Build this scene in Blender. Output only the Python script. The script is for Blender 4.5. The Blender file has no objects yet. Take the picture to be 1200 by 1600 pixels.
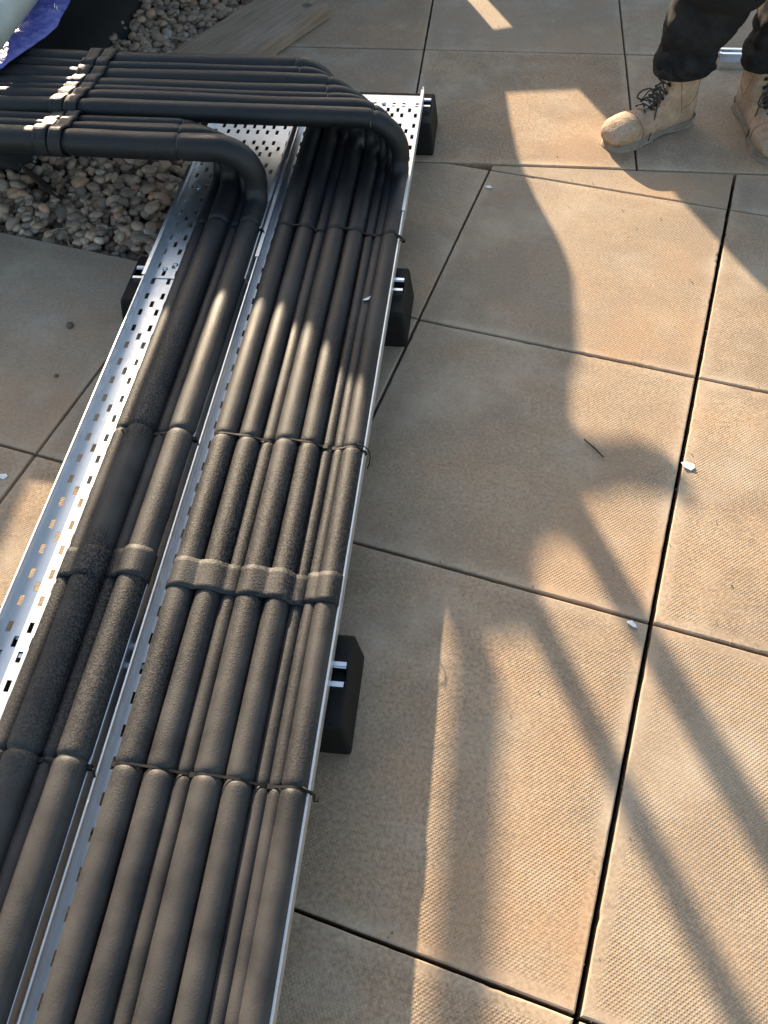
import bpy, bmesh, math, random
import numpy as np
from mathutils import Vector, Matrix, noise

random.seed(7)
rng = np.random.default_rng(7)
scene = bpy.context.scene
COL = scene.collection

# ------------------------------------------------------------------ camera
cam_data = bpy.data.cameras.new('camera')
cam_data.sensor_fit = 'VERTICAL'
cam_data.sensor_height = 24.0
cam_data.lens = 24.0 * 1329.03 / 1600.0
cam_data.clip_start = 0.02
cam_data.clip_end = 500
cam = bpy.data.objects.new('camera', cam_data)
COL.objects.link(cam)
R_ = Vector((0.993373, 0.110669, -0.031032))
U_ = Vector((-0.0714, 0.805754, 0.58793))
F_ = Vector((-0.09007, 0.581818, -0.808316))
M = Matrix((R_, U_, -F_)).transposed().to_4x4()
M.translation = Vector((0, 0, 1.27714))
cam.matrix_world = M
scene.camera = cam

# ------------------------------------------------------------------ light
SUN_EL = math.radians(18.5)
SUN_AZ = math.radians(-24.8)                      # clockwise from +Y
world = bpy.data.worlds.new('World')
scene.world = world
world.use_nodes = True
wn = world.node_tree.nodes
sky = wn.new('ShaderNodeTexSky')
sky.sky_type = 'NISHITA'
sky.sun_disc = False
sky.sun_elevation = SUN_EL
sky.sun_rotation = SUN_AZ
sky.air_density = 1.0
sky.dust_density = 1.6
tint = wn.new('ShaderNodeMix'); tint.data_type = 'RGBA'; tint.blend_type = 'MULTIPLY'
tint.inputs[0].default_value = 1.0; tint.inputs[7].default_value = (1.0, .93, .82, 1)      # hazy evening air
world.node_tree.links.new(sky.outputs[0], tint.inputs[6])
world.node_tree.links.new(tint.outputs[2], wn['Background'].inputs[0])
wn['Background'].inputs[1].default_value = 0.12
sd = bpy.data.lights.new('sun', 'SUN')
sd.energy = 5.0
sd.angle = math.radians(0.53)
sd.color = (1.0, 0.80, 0.56)
sun = bpy.data.objects.new('sun', sd)
COL.objects.link(sun)
to_sun = Vector((math.sin(SUN_AZ) * math.cos(SUN_EL), math.cos(SUN_AZ) * math.cos(SUN_EL), math.sin(SUN_EL)))
sun.rotation_euler = to_sun.to_track_quat('Z', 'Y').to_euler()
sun.location = (0, 0, 5)
scene.view_settings.view_transform = 'Standard'
scene.view_settings.look = 'None'
scene.view_settings.gamma = 1
scene.view_settings.use_curve_mapping = False
scene.view_settings.exposure = 1.58

# ------------------------------------------------------------------ helpers
def setp(o, label=None, cat=None, group=None, kind=None):
    if label: o['label'] = label
    if cat: o['category'] = cat
    if group: o['group'] = group
    if kind: o['kind'] = kind
    return o

def empty(name, loc=(0, 0, 0), **k):
    o = bpy.data.objects.new(name, None)
    o.empty_display_size = 0.05
    COL.objects.link(o)
    o.location = loc
    return setp(o, **k)

def link(name, me, mat=None, parent=None, smooth=True, **k):
    o = bpy.data.objects.new(name, me)
    COL.objects.link(o)
    if mat and not me.materials: me.materials.append(mat)
    if smooth:
        me.polygons.foreach_set('use_smooth', [True] * len(me.polygons))
    if parent:
        o.parent = parent
        o.matrix_parent_inverse = Matrix.Translation(-Vector(parent.location))
    return setp(o, **k)

def mesh(name, V, F):
    me = bpy.data.meshes.new(name)
    me.from_pydata([tuple(map(float, v)) for v in V], [], [tuple(int(i) for i in f) for f in F])
    me.update()
    return me

def fixnormals(me):
    bm = bmesh.new(); bm.from_mesh(me)
    bmesh.ops.recalc_face_normals(bm, faces=bm.faces)
    bm.to_mesh(me); bm.free()
    return me

class MB:
    def __init__(s): s.V = []; s.F = []
    def add(s, V, F):
        n = len(s.V); s.V += [tuple(v) for v in V]; s.F += [tuple(i + n for i in f) for f in F]
    def box(s, x0, x1, y0, y1, z0, z1):
        s.add([(x0,y0,z0),(x1,y0,z0),(x1,y1,z0),(x0,y1,z0),(x0,y0,z1),(x1,y0,z1),(x1,y1,z1),(x0,y1,z1)],
              [(0,3,2,1),(4,5,6,7),(0,1,5,4),(1,2,6,5),(2,3,7,6),(3,0,4,7)])
    def extrude(s, prof, axis, a, b):
        """closed 2-D profile swept along an axis ('X': prof=(y,z), 'Y': prof=(x,z))"""
        n = len(prof)
        def P(p, t): return (t, p[0], p[1]) if axis == 'X' else (p[0], t, p[1])
        V = [P(p, a) for p in prof] + [P(p, b) for p in prof]
        F = [(i, (i+1) % n, n + (i+1) % n, n + i) for i in range(n)] + [tuple(range(n))[::-1], tuple(range(n, 2*n))]
        s.add(V, F)
    def tube(s, pts, r, n=8, cap=True):
        V, F = sweep(pts, [r]*len(pts) if not hasattr(r, '__len__') else r, n, cap)
        s.add(V, F)
    def mesh(s, name): return fixnormals(mesh(name, s.V, s.F))

def sweep(pts, rad, n=16, cap=True, prof=None):
    pts = [Vector(p) for p in pts]
    V = []; F = []
    T = []
    for i in range(len(pts)):
        a = pts[max(i-1, 0)]; b = pts[min(i+1, len(pts)-1)]
        T.append((b-a).normalized())
    N = Vector((0, 0, 1)) if abs(T[0].z) < 0.9 else Vector((1, 0, 0))
    N = (N - T[0]*N.dot(T[0])).normalized()
    for i, p in enumerate(pts):
        N = (N - T[i]*N.dot(T[i])).normalized()
        B = T[i].cross(N)
        for k in range(n):
            a = 2*math.pi*k/n
            V.append(p + (N*math.cos(a) + B*math.sin(a))*rad[i])
    for i in range(len(pts)-1):
        for k in range(n):
            k2 = (k+1) % n
            F.append((i*n+k, i*n+k2, (i+1)*n+k2, (i+1)*n+k))
    if cap:
        F.append(tuple(range(n))[::-1]); F.append(tuple(range((len(pts)-1)*n, len(pts)*n)))
    return V, F

def nz(x, y, z=0.0): return noise.noise(Vector((x, y, z)))

def smoothpath(pts, r, seg=8):
    """polyline with its corners rounded to radius r"""
    pts = [Vector(p) for p in pts]; out = [pts[0]]
    for i in range(1, len(pts)-1):
        a = (pts[i-1]-pts[i]); b = (pts[i+1]-pts[i])
        la, lb = a.length, b.length; a.normalize(); b.normalize()
        ang = a.angle(b)
        d = min(r/math.tan(ang/2), la*0.49, lb*0.49)
        p0 = pts[i]+a*d; p2 = pts[i]+b*d
        rr = d*math.tan(ang/2)
        c = pts[i] + (a+b).normalized()*(rr/math.sin(ang/2))
        v0 = p0-c; v2 = p2-c; th = v0.angle(v2)
        for k in range(seg+1):
            t = k/seg
            out.append(c + (v0*math.sin((1-t)*th) + v2*math.sin(t*th))/math.sin(th))
    out.append(pts[-1])
    return out

def resample(pts, step):
    pts = [Vector(p) for p in pts]
    L = [0]
    for a, b in zip(pts, pts[1:]): L.append(L[-1]+(b-a).length)
    n = max(2, int(L[-1]/step)); out = []; j = 0
    for k in range(n+1):
        d = L[-1]*k/n
        while j < len(L)-2 and L[j+1] < d: j += 1
        t = (d-L[j])/max(1e-9, L[j+1]-L[j])
        out.append(pts[j].lerp(pts[j+1], t))
    return out, L[-1]

# ------------------------------------------------------------------ materials
def newmat(name):
    m = bpy.data.materials.new(name); m.use_nodes = True
    nt = m.node_tree; b = nt.nodes['Principled BSDF']
    return m, nt, b
class G:
    """tiny node-graph helper"""
    def __init__(s, nt): s.nt = nt
    def n(s, t, **k):
        o = s.nt.nodes.new(t)
        for a, v in k.items(): setattr(o, a, v)
        return o
    def l(s, a, b): s.nt.links.new(a, b)
    def coord(s, out='Object'): return s.n('ShaderNodeTexCoord').outputs[out]
    def noise(s, vec, scale, detail=3, rough=.5, w=None):
        o = s.n('ShaderNodeTexNoise'); o.inputs['Scale'].default_value = scale
        o.inputs['Detail'].default_value = detail; o.inputs['Roughness'].default_value = rough
        s.l(vec, o.inputs['Vector']); return o.outputs['Fac']
    def vor(s, vec, scale, feature='F1'):
        o = s.n('ShaderNodeTexVoronoi', feature=feature); o.inputs['Scale'].default_value = scale
        s.l(vec, o.inputs['Vector']); return o
    def ramp(s, f, stops, interp='LINEAR'):
        o = s.n('ShaderNodeValToRGB'); o.color_ramp.interpolation = interp
        e = o.color_ramp.elements
        while len(e) < len(stops): e.new(0.5)
        for x, (p, c) in zip(e, stops):
            x.position = p; x.color = (c, c, c, 1) if not hasattr(c, '__len__') else (*c, 1)
        s.l(f, o.inputs[0]); return o.outputs[0]
    def m(s, op, a, b=None, c=None, clamp=False):
        o = s.n('ShaderNodeMath', operation=op); o.use_clamp = clamp
        for i, v in enumerate((a, b, c)):
            if v is None: continue
            if isinstance(v, (int, float)): o.inputs[i].default_value = v
            else: s.l(v, o.inputs[i])
        return o.outputs[0]
    def mix(s, f, a, b, mode='MIX'):
        o = s.n('ShaderNodeMix', data_type='RGBA', blend_type=mode)
        for i, v in ((0, f), (6, a), (7, b)):
            if isinstance(v, (int, float)): o.inputs[i].default_value = v
            elif isinstance(v, tuple): o.inputs[i].default_value = (*v, 1)
            else: s.l(v, o.inputs[i])
        return o.outputs[2]
    def bump(s, h, dist, strength=1.0, normal=None):
        o = s.n('ShaderNodeBump'); o.inputs['Distance'].default_value = dist
        o.inputs['Strength'].default_value = strength
        s.l(h, o.inputs['Height'])
        if normal: s.l(normal, o.inputs['Normal'])
        return o.outputs[0]
    def mapping(s, vec, loc=(0,0,0), rot=(0,0,0), scale=(1,1,1)):
        o = s.n('ShaderNodeMapping'); o.inputs['Location'].default_value = loc
        o.inputs['Rotation'].default_value = rot; o.inputs['Scale'].default_value = scale
        s.l(vec, o.inputs[0]); return o.outputs[0]
    def sep(s, vec):
        o = s.n('ShaderNodeSeparateXYZ'); s.l(vec, o.inputs[0]); return o.outputs

def mat_slab(relief=1.0, name='buff_concrete_slab'):
    m, nt, b = newmat(name); g = G(nt)
    oc = g.coord('Object')
    gc = g.n('ShaderNodeNewGeometry').outputs['Position']
    info = g.n('ShaderNodeObjectInfo').outputs['Random']
    # colour: buff with warm and grey drifts
    n1 = g.noise(gc, 2.6, 4, .55); n2 = g.noise(gc, 9, 5, .6); n3 = g.noise(gc, 160, 3, .6)
    base = g.mix(g.ramp(n1, [(.35, 0), (.68, 1)]), (.35, .26, .18), (.52, .39, .27))
    base = g.mix(g.ramp(n2, [(.42, 0), (.66, .75)]), base, (.44, .275, .155))
    blot = g.ramp(g.noise(g.mapping(gc, loc=(5.3, 1.2, .4)), 4.3, 6, .68), [(.42, .75), (.54, 0)])
    base = g.mix(blot, base, (.27, .20, .14))
    base = g.mix(g.ramp(n3, [(.36, .7), (.52, 0)]), base, (.185, .135, .09))
    base = g.mix(g.ramp(n3, [(.55, 0), (.70, .5)]), base, (.60, .47, .33))
    grime = g.ramp(g.noise(gc, 60, 5, .7), [(.49, 0), (.68, .5)])
    base = g.mix(grime, base, (.25, .185, .13))
    # pale bloom along the smooth border of each slab; the mask comes from the mesh
    at = g.n('ShaderNodeAttribute', attribute_name='edge').outputs['Fac']
    wob = g.m('ADD', at, g.m('MULTIPLY', g.m('SUBTRACT', n2, .5), .05))
    border = g.ramp(wob, [(.0, 1), (.035, .0)])
    nb = g.ramp(g.noise(gc, 5.5, 4, .6), [(.42, 0), (.65, .75)])
    base = g.mix(g.m('MULTIPLY', border, nb), base, (.50, .41, .315))
    rim = g.ramp(at, [(.0, 1), (.012, 0)])
    base = g.mix(g.m('MULTIPLY', rim, .15), base, (.52, .42, .31))
    # per slab tint
    base = g.mix(g.m('MULTIPLY', info, .6), base, (.36, .295, .225))
    pale = g.ramp(g.noise(g.mapping(g.n('ShaderNodeTexCoord').outputs['Object'], loc=(1.7, .6, 2.2)), 3.2, 6, .66), [(.50, 0), (.66, .55)])
    base = g.mix(pale, base, (.53, .45, .355))
    # small dark pits
    vs = g.vor(gc, 30); pit = g.ramp(vs.outputs['Distance'], [(.05, 1), (.09, 0)])
    pm = g.m('MULTIPLY', g.ramp(g.noise(gc, 3.1, 2), [(.5, 0), (.6, 1)]), g.ramp(g.noise(gc, 33, 1), [(.58, 0), (.62, 1)]))
    base = g.mix(g.m('MULTIPLY', g.m('MULTIPLY', pit, pm), .65), base, (.12, .10, .08))
    stain = g.ramp(g.noise(g.mapping(g.n('ShaderNodeTexCoord').outputs['Object'], loc=(3.1, 7.7, 0)), 2.3, 5, .6), [(.52, 0), (.72, .5)])
    base = g.mix(stain, base, (.50, .28, .145))
    g.l(base, b.inputs['Base Color'])
    b.inputs['Roughness'].default_value = .82
    b.inputs['Specular IOR Level'].default_value = .35
    # pimple pattern, staggered 5.4 mm dots, only inside the smooth border
    o = g.sep(g.mapping(oc, scale=(1/.0031, 1/.0038, 1)))
    two = math.pi * 2
    a = g.m('MULTIPLY', g.m('COSINE', g.m('MULTIPLY', o[0], math.pi)), g.m('COSINE', g.m('MULTIPLY', o[1], math.pi)))
    dots = g.m('MAXIMUM', a, 0.0)
    base = g.mix(g.m('MULTIPLY', g.m('SUBTRACT', 1.0, dots), g.m('MULTIPLY', g.ramp(at, [(.012, 0), (.022, 1)]), .22*relief)), base, (.25, .185, .125))
    g.l(base, b.inputs['Base Color'])
    inside = g.ramp(g.m('ADD', at, g.m('MULTIPLY', g.m('SUBTRACT', n2, .5), .02)), [(.012, 0), (.024, 1)])
    wear = g.ramp(g.noise(gc, 7, 3), [(.33, .35), (.55, 1)])
    h = g.m('MULTIPLY', g.m('MULTIPLY', g.m('MULTIPLY', dots, inside), wear), relief)
    h = g.m('ADD', h, g.m('MULTIPLY', n3, .35))
    h = g.m('ADD', h, g.m('MULTIPLY', g.noise(gc, 520, 2), .22))
    h = g.m('SUBTRACT', h, g.m('MULTIPLY', g.m('MULTIPLY', pit, pm), 1.2))
    g.l(g.bump(h, .0011, .66), b.inputs['Normal'])
    return m

def mat_foam(name='black_foam_insulation', pale_gain=1.0):
    m, nt, b = newmat(name); g = G(nt)
    gc = g.n('ShaderNodeNewGeometry').outputs['Position']
    n1 = g.noise(gc, 620, 2, .6); n2 = g.noise(gc, 11, 4, .6); n3 = g.noise(gc, 310, 1, .5)
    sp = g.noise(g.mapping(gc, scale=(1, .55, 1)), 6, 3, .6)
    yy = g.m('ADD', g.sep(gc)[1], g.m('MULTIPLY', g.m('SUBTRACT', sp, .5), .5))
    sun_tone = g.ramp(g.m('MULTIPLY', yy, .5), [(.52, 1), (.76, .12)])       # sunlit and shaded lengths put into the colour: paler near, darker far
    dm = g.m('MULTIPLY', g.m('MULTIPLY', g.ramp(n2, [(.3, .35), (.62, .95)]), pale_gain), sun_tone)
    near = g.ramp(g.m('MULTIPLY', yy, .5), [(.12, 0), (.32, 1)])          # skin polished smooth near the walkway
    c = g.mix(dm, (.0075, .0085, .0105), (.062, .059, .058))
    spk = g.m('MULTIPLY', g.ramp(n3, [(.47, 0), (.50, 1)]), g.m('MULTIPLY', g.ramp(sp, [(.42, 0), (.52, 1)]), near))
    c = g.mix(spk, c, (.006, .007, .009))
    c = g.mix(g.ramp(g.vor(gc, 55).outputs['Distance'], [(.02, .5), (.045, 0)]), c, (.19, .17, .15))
    g.l(c, b.inputs['Base Color'])
    g.l(g.m('ADD', g.ramp(n2, [(.3, .42), (.7, .52)]), g.m('MULTIPLY', sun_tone, .08)), b.inputs['Roughness'])
    g.l(g.m('SUBTRACT', .50, g.m('MULTIPLY', sun_tone, .22)), b.inputs['Specular IOR Level'])
    h = g.m('ADD', g.m('MULTIPLY', n1, 1.2), g.m('MULTIPLY', n3, .9))
    amt = g.m('ADD', .08, g.m('MULTIPLY', near, .10))
    g.l(g.bump(g.m('MULTIPLY', h, amt), .0028, 1.0), b.inputs['Normal'])
    return m

def mat_galv(name='galvanised_steel', rough=.42, col=(.82, .85, .88)):
    m, nt, b = newmat(name); g = G(nt)
    gc = g.n('ShaderNodeNewGeometry').outputs['Position']
    v = g.vor(gc, 85); n = g.noise(gc, 30, 4, .6); n2 = g.noise(gc, 7, 3)
    sep = g.n('ShaderNodeSeparateColor'); g.l(v.outputs['Color'], sep.inputs[0])
    k = g.m('ADD', g.m('MULTIPLY', sep.outputs[0], .12), g.m('MULTIPLY', n, .22))
    g.l(g.mix(k, col, tuple(c*.72 for c in col)), b.inputs['Base Color'])
    b.inputs['Metallic'].default_value = 1
    g.l(g.m('ADD', rough-.08, g.m('MULTIPLY', g.m('ADD', n, g.m('MULTIPLY', sep.outputs[1], .4)), .16)), b.inputs['Roughness'])
    g.l(g.bump(g.m('ADD', n2, g.m('MULTIPLY', n, .12)), .0015, .35), b.inputs['Normal'])
    return m

def mat_simple(name, col, rough=.6, metal=0, bscale=0, bdist=.001, var=.25, vscale=8, spec=.5):
    m, nt, b = newmat(name); g = G(nt)
    gc = g.n('ShaderNodeNewGeometry').outputs['Position']
    n = g.noise(gc, vscale, 4, .6)
    g.l(g.mix(g.ramp(n, [(.3, 0), (.7, 1)]), tuple(c*(1-var) for c in col), tuple(min(1, c*(1+var)) for c in col)), b.inputs['Base Color'])
    b.inputs['Roughness'].default_value = rough; b.inputs['Metallic'].default_value = metal
    b.inputs['Specular IOR Level'].default_value = spec
    if bscale: g.l(g.bump(g.noise(gc, bscale, 4, .6), bdist), b.inputs['Normal'])
    return m

def mat_pebble():
    m, nt, b = newmat('river_pebble'); g = G(nt)
    at = g.n('ShaderNodeAttribute', attribute_name='tone')
    gc = g.n('ShaderNodeNewGeometry').outputs['Position']
    n = g.noise(gc, 60, 5, .65); n2 = g.noise(gc, 260, 3)
    c = g.ramp(at.outputs['Fac'], [(0, (.20,.165,.14)), (.25, (.36,.27,.20)), (.42, (.48,.35,.25)), (.58, (.55,.42,.31)), (.72, (.58,.35,.22)), (.8, (.56,.46,.36)), (.93, (.64,.56,.46)), (1, (.70,.63,.54))])
    c = g.mix(g.ramp(n, [(.4, 0), (.7, .5)]), c, (.17, .14, .115))
    c = g.mix(g.ramp(n2, [(.6, 0), (.75, .3)]), c, (.42, .36, .3))
    g.l(c, b.inputs['Base Color']); b.inputs['Roughness'].default_value = .62
    g.l(g.bump(n, .0012, .6), b.inputs['Normal'])
    return m

def mat_wood():
    m, nt, b = newmat('weathered_timber'); g = G(nt)
    oc = g.coord('Object')
    a = g.mapping(oc, scale=(1, .06, 1)); n = g.noise(a, 95, 5, .6); n2 = g.noise(oc, 5, 4, .6)
    c = g.mix(g.ramp(n, [(.35, 0), (.65, 1)]), (.25, .175, .12), (.38, .28, .205))
    c = g.mix(g.ramp(n2, [(.45, 0), (.7, .6)]), c, (.42, .34, .265))
    w = g.vor(oc, 6.0); kn = g.ramp(w.outputs['Distance'], [(.07, 1), (.12, 0)])
    c = g.mix(g.m('MULTIPLY', kn, .7), c, (.075, .05, .035))
    g.l(c, b.inputs['Base Color']); b.inputs['Roughness'].default_value = .8
    g.l(g.bump(n, .0012, .7), b.inputs['Normal'])
    return m

def mat_leather():
    m, nt, b = newmat('scuffed_tan_nubuck'); g = G(nt)
    oc = g.coord('Object')
    n = g.noise(oc, 22, 5, .6); n2 = g.noise(oc, 300, 3, .6); z = g.sep(oc)
    c = g.mix(g.ramp(n, [(.35, 0), (.68, 1)]), (.33, .21, .13), (.50, .37, .26))
    scuff = g.m('MULTIPLY', g.ramp(g.noise(oc, 34, 5, .7), [(.46, 0), (.6, 1)]), g.ramp(z[2], [(.0, 1), (.085, .15)]))
    c = g.mix(scuff, c, (.46, .355, .29))
    seamy = g.ramp(g.noise(oc, 130, 5, .7), [(.52, 0), (.64, .55)])
    c = g.mix(seamy, c, (.20, .125, .08))
    c = g.mix(g.m('MULTIPLY', g.ramp(g.noise(oc, 48, 4, .7), [(.56, 0), (.68, 1)]), g.ramp(z[2], [(.0, .8), (.07, 0)])), c, (.15, .095, .065))
    g.l(c, b.inputs['Base Color']); b.inputs['Roughness'].default_value = .75
    g.l(g.bump(g.m('ADD', g.m('MULTIPLY', n2, .35), g.m('MULTIPLY', g.noise(oc, 60, 4, .7), 1.6)), .0030, .8), b.inputs['Normal'])
    return m

def mat_cloth():
    m, nt, b = newmat('black_work_cloth'); g = G(nt)
    oc = g.coord('Object')
    n = g.noise(oc, 16, 5, .65); n2 = g.noise(oc, 900, 2)
    c = g.mix(g.ramp(n, [(.45, 0), (.75, .7)]), (.013, .014, .016), (.045, .043, .042))
    g.l(c, b.inputs['Base Color']); b.inputs['Roughness'].default_value = .85
    b.inputs['Specular IOR Level'].default_value = .2
    g.l(g.bump(g.m('ADD', g.m('MULTIPLY', n, 6), n2), .0012, .6), b.inputs['Normal'])
    return m

def mat_tarp():
    m, nt, b = newmat('blue_woven_tarpaulin'); g = G(nt)
    gc = g.n('ShaderNodeNewGeometry').outputs['Position']
    n = g.noise(gc, 38, 5, .7); w = g.vor(gc, 60)
    g.l(g.mix(g.ramp(n, [(.35, 0), (.7, 1)]), (.07, .08, .36), (.20, .22, .58)), b.inputs['Base Color'])
    b.inputs['Roughness'].default_value = .33
    g.l(g.bump(g.m('ADD', n, g.m('MULTIPLY', w.outputs['Distance'], .7)), .006, .8), b.inputs['Normal'])
    return m

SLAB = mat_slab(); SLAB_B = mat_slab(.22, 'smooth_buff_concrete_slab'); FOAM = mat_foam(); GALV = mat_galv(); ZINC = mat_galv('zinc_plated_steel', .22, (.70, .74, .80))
RUBBER = mat_simple('recycled_black_rubber', (.006, .006, .0065), .6, bscale=420, bdist=.0010, var=.5, vscale=200, spec=.25)
PLASTIC = mat_simple('black_nylon', (.009, .009, .010), .55, var=.1, spec=.25)
DECK = mat_simple('dark_roof_membrane', (.010, .0095, .009), .9, bscale=80, bdist=.003)
MEMB = mat_simple('black_sheet_membrane', (.014, .014, .014), .75, bscale=18, bdist=.004)
PEB = mat_pebble(); WOOD = mat_wood(); LEATHER = mat_leather(); CLOTH = mat_cloth(); TARP = mat_tarp()
HIGHLIGHT = mat_simple('painted_highlight_grey', (.17, .165, .16), .5)  # light grey that paints a sky glint on the pipe creases
SOLE = mat_simple('grey_rubber_outsole', (.25, .205, .165), .85, bscale=60, bdist=.001, vscale=30)
LACE = mat_simple('black_and_tan_lace', (.045, .036, .028), .8, bscale=700, bdist=.001, var=.8, vscale=260)
TONGUE = mat_simple('pale_suede_tongue', (.46, .37, .30), .85, bscale=200, bdist=.001)
PAPER = mat_simple('white_paper_scrap', (.80, .82, .84), .6, var=.04)
SKIN = mat_simple('skin', (.45, .27, .19), .55, var=.1)
STONE = mat_simple('grit', (.16, .13, .10), .9, bscale=200)
TWIG = mat_simple('dark_twig', (.045, .028, .018), .8, bscale=300)
ALU = mat_galv('bright_aluminium', .25, (.80, .80, .82))
DUCT = mat_simple('pale_grey_painted_pipe', (.42, .44, .41), .35, bscale=20, bdist=.001, var=.15)
CASTER = mat_simple('shadow_caster_grey', (.22, .22, .21), .7, bscale=12, bdist=.01)  # plain grey for the added shadow casters

# ------------------------------------------------------------------ paving
deck = link('roof_deck', mesh('roof_deck', [(-40,-40,-.075),(40,-40,-.075),(40,40,-.075),(-40,40,-.075)], [(0,1,2,3)]), DECK, smooth=False, kind='structure')
paving = empty('pavement', (0, 0, 0), kind='structure')

def clip(poly, a, b, c):
    """keep a*x+b*y<=c"""
    out = []
    for i in range(len(poly)):
        p, q = poly[i], poly[(i+1) % len(poly)]
        dp, dq = a*p[0]+b*p[1]-c, a*q[0]+b*q[1]-c
        if dp <= 0: out.append(p)
        if (dp < 0 < dq) or (dq < 0 < dp):
            t = dp/(dp-dq); out.append((p[0]+t*(q[0]-p[0]), p[1]+t*(q[1]-p[1])))
    return out

def inset(poly, d):
    n = len(poly); out = []
    for i in range(n):
        p0, p1, p2 = (Vector((*poly[(i+k-1) % n], 0)) for k in range(3))
        e1 = (p1-p0).normalized(); e2 = (p2-p1).normalized()
        n1 = Vector((-e1.y, e1.x, 0)); n2 = Vector((-e2.y, e2.x, 0))
        bis = (n1+n2); bis = bis/max(.3, bis.dot(n1))
        q = p1 + bis*d; out.append((q.x, q.y))
    return out

def slab(poly, ang, org, k, mat=None):
    """one concrete slab: weathered arris, jittered edge, separate smooth border ring"""
    # subdivide the outline
    pts = []
    for i in range(len(poly)):
        p, q = poly[i], poly[(i+1) % len(poly)]
        L = math.hypot(q[0]-p[0], q[1]-p[1])
        n = max(1, int(L/.012))
        for t in range(n): pts.append((p[0]+(q[0]-p[0])*t/n, p[1]+(q[1]-p[1])*t/n))
    n = len(pts)
    c = (sum(p[0] for p in poly)/len(poly), sum(p[1] for p in poly)/len(poly))
    def ring(d, z, jit):
        V = []
        P = inset_fine(pts, poly, d)
        for (x, y) in P:
            dx, dy = c[0]-x, c[1]-y; L = math.hypot(dx, dy) or 1
            chip = max(0, nz(x*55, y*55, k)-.38)*jit*7 + abs(nz(x*160, y*160, k))*jit
            V.append((x+dx/L*chip, y+dy/L*chip, z))
        return V
    z0 = -.045; zt = random.uniform(-.0008, .0008)
    pr_ = sum(math.hypot(poly[q][0]-poly[q-1][0], poly[q][1]-poly[q-1][1]) for q in range(len(poly)))
    ar_ = abs(sum(poly[q][0]*poly[(q+1) % len(poly)][1]-poly[(q+1) % len(poly)][0]*poly[q][1] for q in range(len(poly))))/2
    thin = ar_/max(math.hypot(poly[q][0]-poly[q-1][0], poly[q][1]-poly[q-1][1]) for q in range(len(poly))) < .13
    rings = [ring(0, z0, .0), ring(0, zt-.0018, .0008), ring(.0006, zt-.0006, .0016), ring(.0020, zt, .0022), ring(.014, zt, 0), ring(.03, zt, 0), ring(.06, zt, 0)]
    dist = [0, 0, .0, .0035, .014, .03, .06]
    if thin: rings = rings[:4]; dist = [0, 0, 0, .02]
    V = sum(rings, []); F = []
    for r in range(len(rings)-1):
        for i in range(n):
            j = (i+1) % n; F.append((r*n+i, r*n+j, (r+1)*n+j, (r+1)*n+i))
    F.append(tuple(range((len(rings)-1)*n, len(rings)*n)))
    me = bpy.data.meshes.new('paving_slab')
    ca, sa = math.cos(-ang), math.sin(-ang)
    W = [((x-org[0])*ca-(y-org[1])*sa, (x-org[0])*sa+(y-org[1])*ca, z) for x, y, z in V]
    me.from_pydata(W, [], F); me.update()
    at = me.attributes.new('edge', 'FLOAT', 'POINT')
    at.data.foreach_set('value', sum([[d]*n for d in dist], []))
    o = link('paving_slab', me, mat or SLAB, smooth=False)
    o.parent = paving
    o.location = (org[0], org[1], 0); o.rotation_euler = (random.uniform(-.0006, .0006), random.uniform(-.0006, .0006), ang)
    return o

def inset_fine(pts, poly, d):
    if d == 0: return pts
    pi = inset(poly, d); out = []; m = len(poly)
    for i in range(m):
        p, q = poly[i], poly[(i+1) % m]
        L = math.hypot(q[0]-p[0], q[1]-p[1]); n = max(1, int(L/.012))
        a, b_ = pi[i], pi[(i+1) % m]
        for t in range(n): out.append((a[0]+(b_[0]-a[0])*t/n, a[1]+(b_[1]-a[1])*t/n))
    return out

S = .604
A1 = math.radians(-12.89); O1 = (.0103, 2.0416)
A2 = math.radians(-.165); O2 = (-.2154, 2.0677)
def grid(A, O, i, j):
    c, s = math.cos(A), math.sin(A)
    return (O[0]+S*(i*c-j*s), O[1]+S*(i*s+j*c))
kk = 0
h2n = (-math.sin(A2), math.cos(A2)); h2c = h2n[0]*O2[0]+h2n[1]*O2[1]
for i in range(-5, 6):
    for j in range(-6, 3):
        if i <= -2 and j >= -1: continue
        g = .0024 + .0012*random.random()
        gx0 = .0045 if i in (1,) else g; gx1 = .0035 if i == 0 else g
        e = [grid(A1, O1, i+gx0/S, j+g/S), grid(A1, O1, i+1-gx1/S, j+g/S), grid(A1, O1, i+1-gx1/S, j+1-g/S), grid(A1, O1, i+gx0/S, j+1-g/S)]
        if i == -1 and j == 0: continue
        e = clip(e, h2n[0], h2n[1], h2c-.003-(.002 if j >= 0 else 0))
        if i == -1 and j == -1: e = clip(e, -1, 0, .72)
        if len(e) < 3: continue
        ar = abs(sum(e[q][0]*e[(q+1) % len(e)][1]-e[(q+1) % len(e)][0]*e[q][1] for q in range(len(e))))/2
        if ar < .002: continue
        # drop near-duplicate corners
        e2 = [p for q, p in enumerate(e) if math.hypot(p[0]-e[q-1][0], p[1]-e[q-1][1]) > .008]
        kk += 1
        slab(e2, A1, grid(A1, O1, i+.5, j+.5), kk*3.7, SLAB_B if (i, j) in ((-2, -2), (-2, -3), (-1, -1)) else None)
for i in range(-1, 6):
    for j in range(0, 6):
        g = .0022 + .001*random.random()
        e = [grid(A2, O2, i+g/S, j+g/S), grid(A2, O2, i+1-g/S, j+g/S), grid(A2, O2, i+1-g/S, j+1-g/S), grid(A2, O2, i+g/S, j+1-g/S)]
        kk += 1
        slab(e, A2, grid(A2, O2, i+.5, j+.5), kk*3.7, SLAB_B if (i, j) in ((-1, 0), (-1, 1), (0, 1), (1, 0), (1, 1), (2, 0)) else None)

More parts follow.
